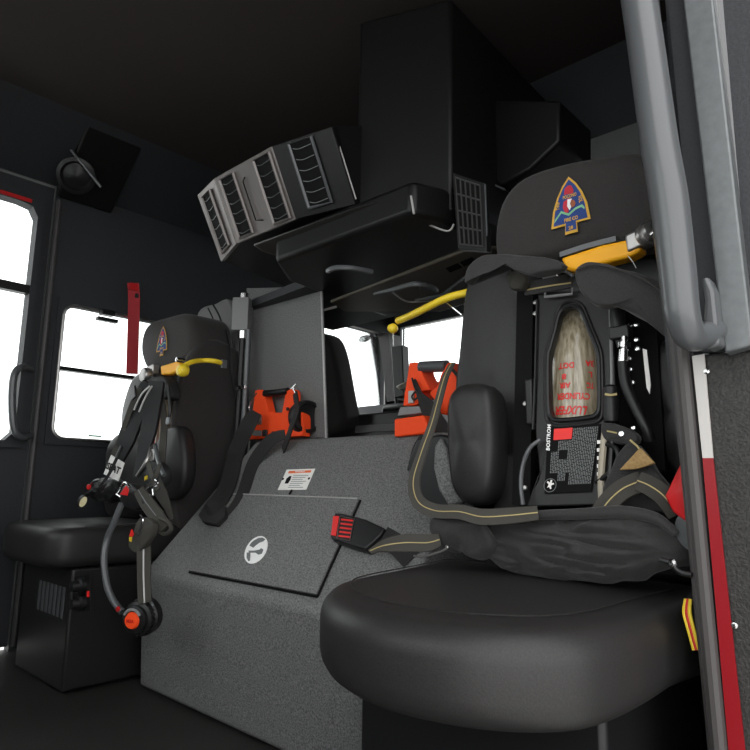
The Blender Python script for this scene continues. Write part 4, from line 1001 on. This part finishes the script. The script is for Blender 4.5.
# lower belt running down to the regulator
t = thing('lap_strap', 'grey lap strap hanging down past the far seat cushion to the regulator', 'strap', H(144, 604, .9))
MB().ribbon([H(143, 528, .905), H(144, 550, .90), H(144, 575, .895), H(145, 603, .89)], [.036, .040, .038, .038], .004, face=(.62, -.78, .05)).build('strap_webbing', web_grey, t)
MB().ribbon([H(143, 530, .905), H(144, 550, .90), H(144, 575, .895), H(145, 603, .89)], .004, .001, face=(.62, -.78, .05), off=.003).build('strap_stripe', ltrim, t)
MB().pillow([H(128, 545, .89), H(133, 530, .89), H(140, 518, .89), H(151, 522, .89), H(150, 535, .89), H(137, 553, .89)], NZ, .02, .006, .004, N=36, wob=.003, wscale=40).build('slide_buckle', web_grey, t)
MB().tube([H(140, 514, .88), H(143, 520, .88), H(140, 530, .88), H(138, 536, .88)], .003, 6).build('steel_hook', chrome, t)
MB().prism([H(129, 536, .875), H(131.5, 529, .875), H(133.5, 534, .875), H(132, 537, .875)], (0, .002, 0)).build('red_tab', redp, t)
MB().prism([H(129, 537, .875), H(131.5, 537, .875), H(131, 542, .875), H(129, 541, .875)], (0, .002, 0)).build('yellow_tab', yellow, t)
# regulator with red-orange button and hose
t = thing('mask_regulator', 'black round mask regulator with red-orange button hanging below the far seat', 'regulator', H(138, 632, .88))
rc_ = H(142, 617, .90); rn = V((.42, -.9, -.05)).normalized()
MB().lathe(rc_, rn, [(.034, -.03), (.048, -.025), (.050, 0), (.044, .004), (.044, .018), (.036, .022), (.036, .034), (.026, .038), (.004, .039)], 36).build('regulator_body', plastic, t)
bc_ = rc_ + rn * .036
MB().lathe(bc_ - rn * .002, rn, [(.021, 0), (.022, .006), (.019, .012), (.003, .013)], 28).build('push_button', orange, t)
e_u = V((0, 0, 1)); e_x = V((.9, .42, 0)).normalized()
text_mb('MSA', bc_ + rn * .012, e_x, e_u, .012).build('button_lettering', redv, t)
arc = [bc_ + rn * .006 + (e_x * math.cos(a) + e_u * math.sin(a)) * .028 for a in [math.radians(x) for x in range(30, 151, 15)]]
MB().tube(arc, .004, 8).build('grey_arc', boxgrey, t)
arc = [rc_ + rn * .004 + (e_x * math.cos(a) + e_u * math.sin(a)) * .049 for a in [math.radians(x) for x in range(40, 100, 10)]]
MB().tube(arc, .004, 8).build('white_arc', alu, t)
rb = MB()
for i in range(24):
    a = 2 * math.pi * i / 24; rb.obox(rc_ + rn * .011 + (e_x * math.cos(a) + e_u * math.sin(a)) * .045, (e_x * math.cos(a) + e_u * math.sin(a)) * .002, (e_u * math.cos(a) - e_x * math.sin(a)) * .003, rn * .006)
rb.build('knurled_ring', plate_m, t)
MB().tube([H(122, 503, .90), H(115, 520, .89), (H(107, 540, .88)), H(104, 560, .87), H(107, 585, .87), H(113, 600, .88), H(122, 612, .89)], .0095, 12).build('breathing_hose', handle_m, t)
MB().lathe(H(119, 609, .87), NZ, [(.007, 0), (.007, .006)], 12).build('red_cap', redv, t)

# ------------------------------------------------------------------ near door opening: seal, jamb, open door, grab handle
seal = MB()
for k, (u0, u1, y, r) in enumerate(((675, 702, .965, .0075), (682, 708, .95, .010), (689, 715, .965, .0065))):
    a = P(u0, 356, Y=y); b = P(u1, 630, Y=y); d_ = (b - a)
    seal.tube([a - d_ * 1.6, b + d_ * 1.4], r, 10)
struct('trim_6', seal, rubber)
struct('trim_7', MB().prism([P(666, 352, Y=.985), P(703, 352, Y=.985), P(728, 640, Y=.985), P(702, 640, Y=.985)], (0, .03, 0)).prism([P(648, 100, Y=.985), P(690, 100, Y=.985), P(703, 352, Y=.985), P(666, 352, Y=.985)], (0, .03, 0)), trimm)
d = bpy.data.objects.new('door_2', None); COL.objects.link(d); d.location = (0, .94, 0); ORG[d.name] = V(d.location); d['kind'] = 'structure'
DY = .955
pl_ = MB()
q = [P(692, 356, Y=DY), P(760, 343, Y=DY)]
xr_ = .55
ztop = q[0].z
pl_.prism([V((q[0].x, DY, ztop)), V((xr_, DY, ztop - .0)), V((xr_, DY, .0)), V((P(716, 640, Y=DY).x, DY, 0)), V((P(716, 640, Y=DY).x, DY, P(716, 640, Y=DY).z))], (0, .05, 0))
pl_.build('door_panel', liner_dark, d, bevel=.004)
# reflective strips
w0, w1, w2 = [P(692, 356, Y=DY - .006), P(704, 354, Y=DY - .006)], [P(702.5, 458, Y=DY - .006), P(713, 458, Y=DY - .006)], [P(718, 632, Y=DY - .006), P(732, 632, Y=DY - .006)]
ext = [w2[0] + (w2[0] - w1[0]) * .7, w2[1] + (w2[1] - w1[1]) * .7]
MB().prism([w0[0], w0[1], w1[1], w1[0]], (0, .003, 0)).build('white_reflective_strip', whitetape, d)
MB().prism([w1[0], w1[1], w2[1], ext[1], ext[0], w2[0]], (0, .003, 0)).build('red_reflective_strip', redtape, d)
sc = MB(); bolt(sc, P(707.5, 372, Y=DY - .001), NZ, .0048, .006); sc.build('door_bolt', chrome, d)
sc = MB(); bolt(sc, P(735.5, 625, Y=DY - .001), NZ, .0048, .006); sc.build('door_bolt', chrome, d)
# upper frame: grey aluminium upright and glass
ua = [P(697, 120, Y=.93), P(727, 120, Y=.93), P(753, 345, Y=.93), P(724.5, 353.5, Y=.93)]
dd = [ua[0] + (ua[0] - ua[3]) * 1.2, ua[1] + (ua[1] - ua[2]) * 1.2]
MB().prism([dd[0], dd[1], ua[2], ua[3]], (0, .025, 0)).build('window_upright', alu, d, bevel=.003)
MB().prism([V((P(735, 141, Y=.95).x, .95, ztop)), V((.55, .95, ztop)), V((.55, .95, 2.0)), V((P(735, 141, Y=.95).x, .95, 2.0))], (0, .03, 0)).build('door_upper_panel', trimm, d)
MB().prism([P(640, -300, Y=.968), P(700, -300, Y=.968), P(726, 352, Y=.968), P(700, 352, Y=.968)], (0, .01, 0)).build('inner_frame', trimm, d)
# grab handle
t = thing('door_grab_handle', 'thick grey vertical grab handle at the open near door', 'handle', P(700, 345, Y=.92))
MB().tube([P(630, -60, Y=.86), P(645, 40, Y=.86), P(659, 141, Y=.86), P(669, 200, Y=.86), P(677, 270, Y=.86), P(682, 315, Y=.86), P(690, 335, Y=.875), P(702, 336, Y=.90), P(714, 330, Y=.93)], [.0245, .0245, .0245, .0245, .0235, .022, .020, .018, .017], 24).build('grip_tube', handle_m, t)
MB().prism(PS([(700, 278), (708, 276), (714, 290), (720, 345), (706, 350), (702, 330), (704, 300)], Y=.905), (0, .03, 0)).build('mounting_foot', handle_m, t, bevel=.006)

# ------------------------------------------------------------------ light
wd = bpy.data.worlds.new('overcast_sky'); S.world = wd; wd.use_nodes = True
N = wd.node_tree.nodes; bg = N['Background']
bg.inputs['Color'].default_value = (1, 1, 1, 1); bg.inputs['Strength'].default_value = 2.8
vs_ = S.view_settings
vs_.view_transform = 'Standard'; vs_.look = 'None'; vs_.gamma = 1; vs_.use_curve_mapping = False; vs_.exposure = 0.0
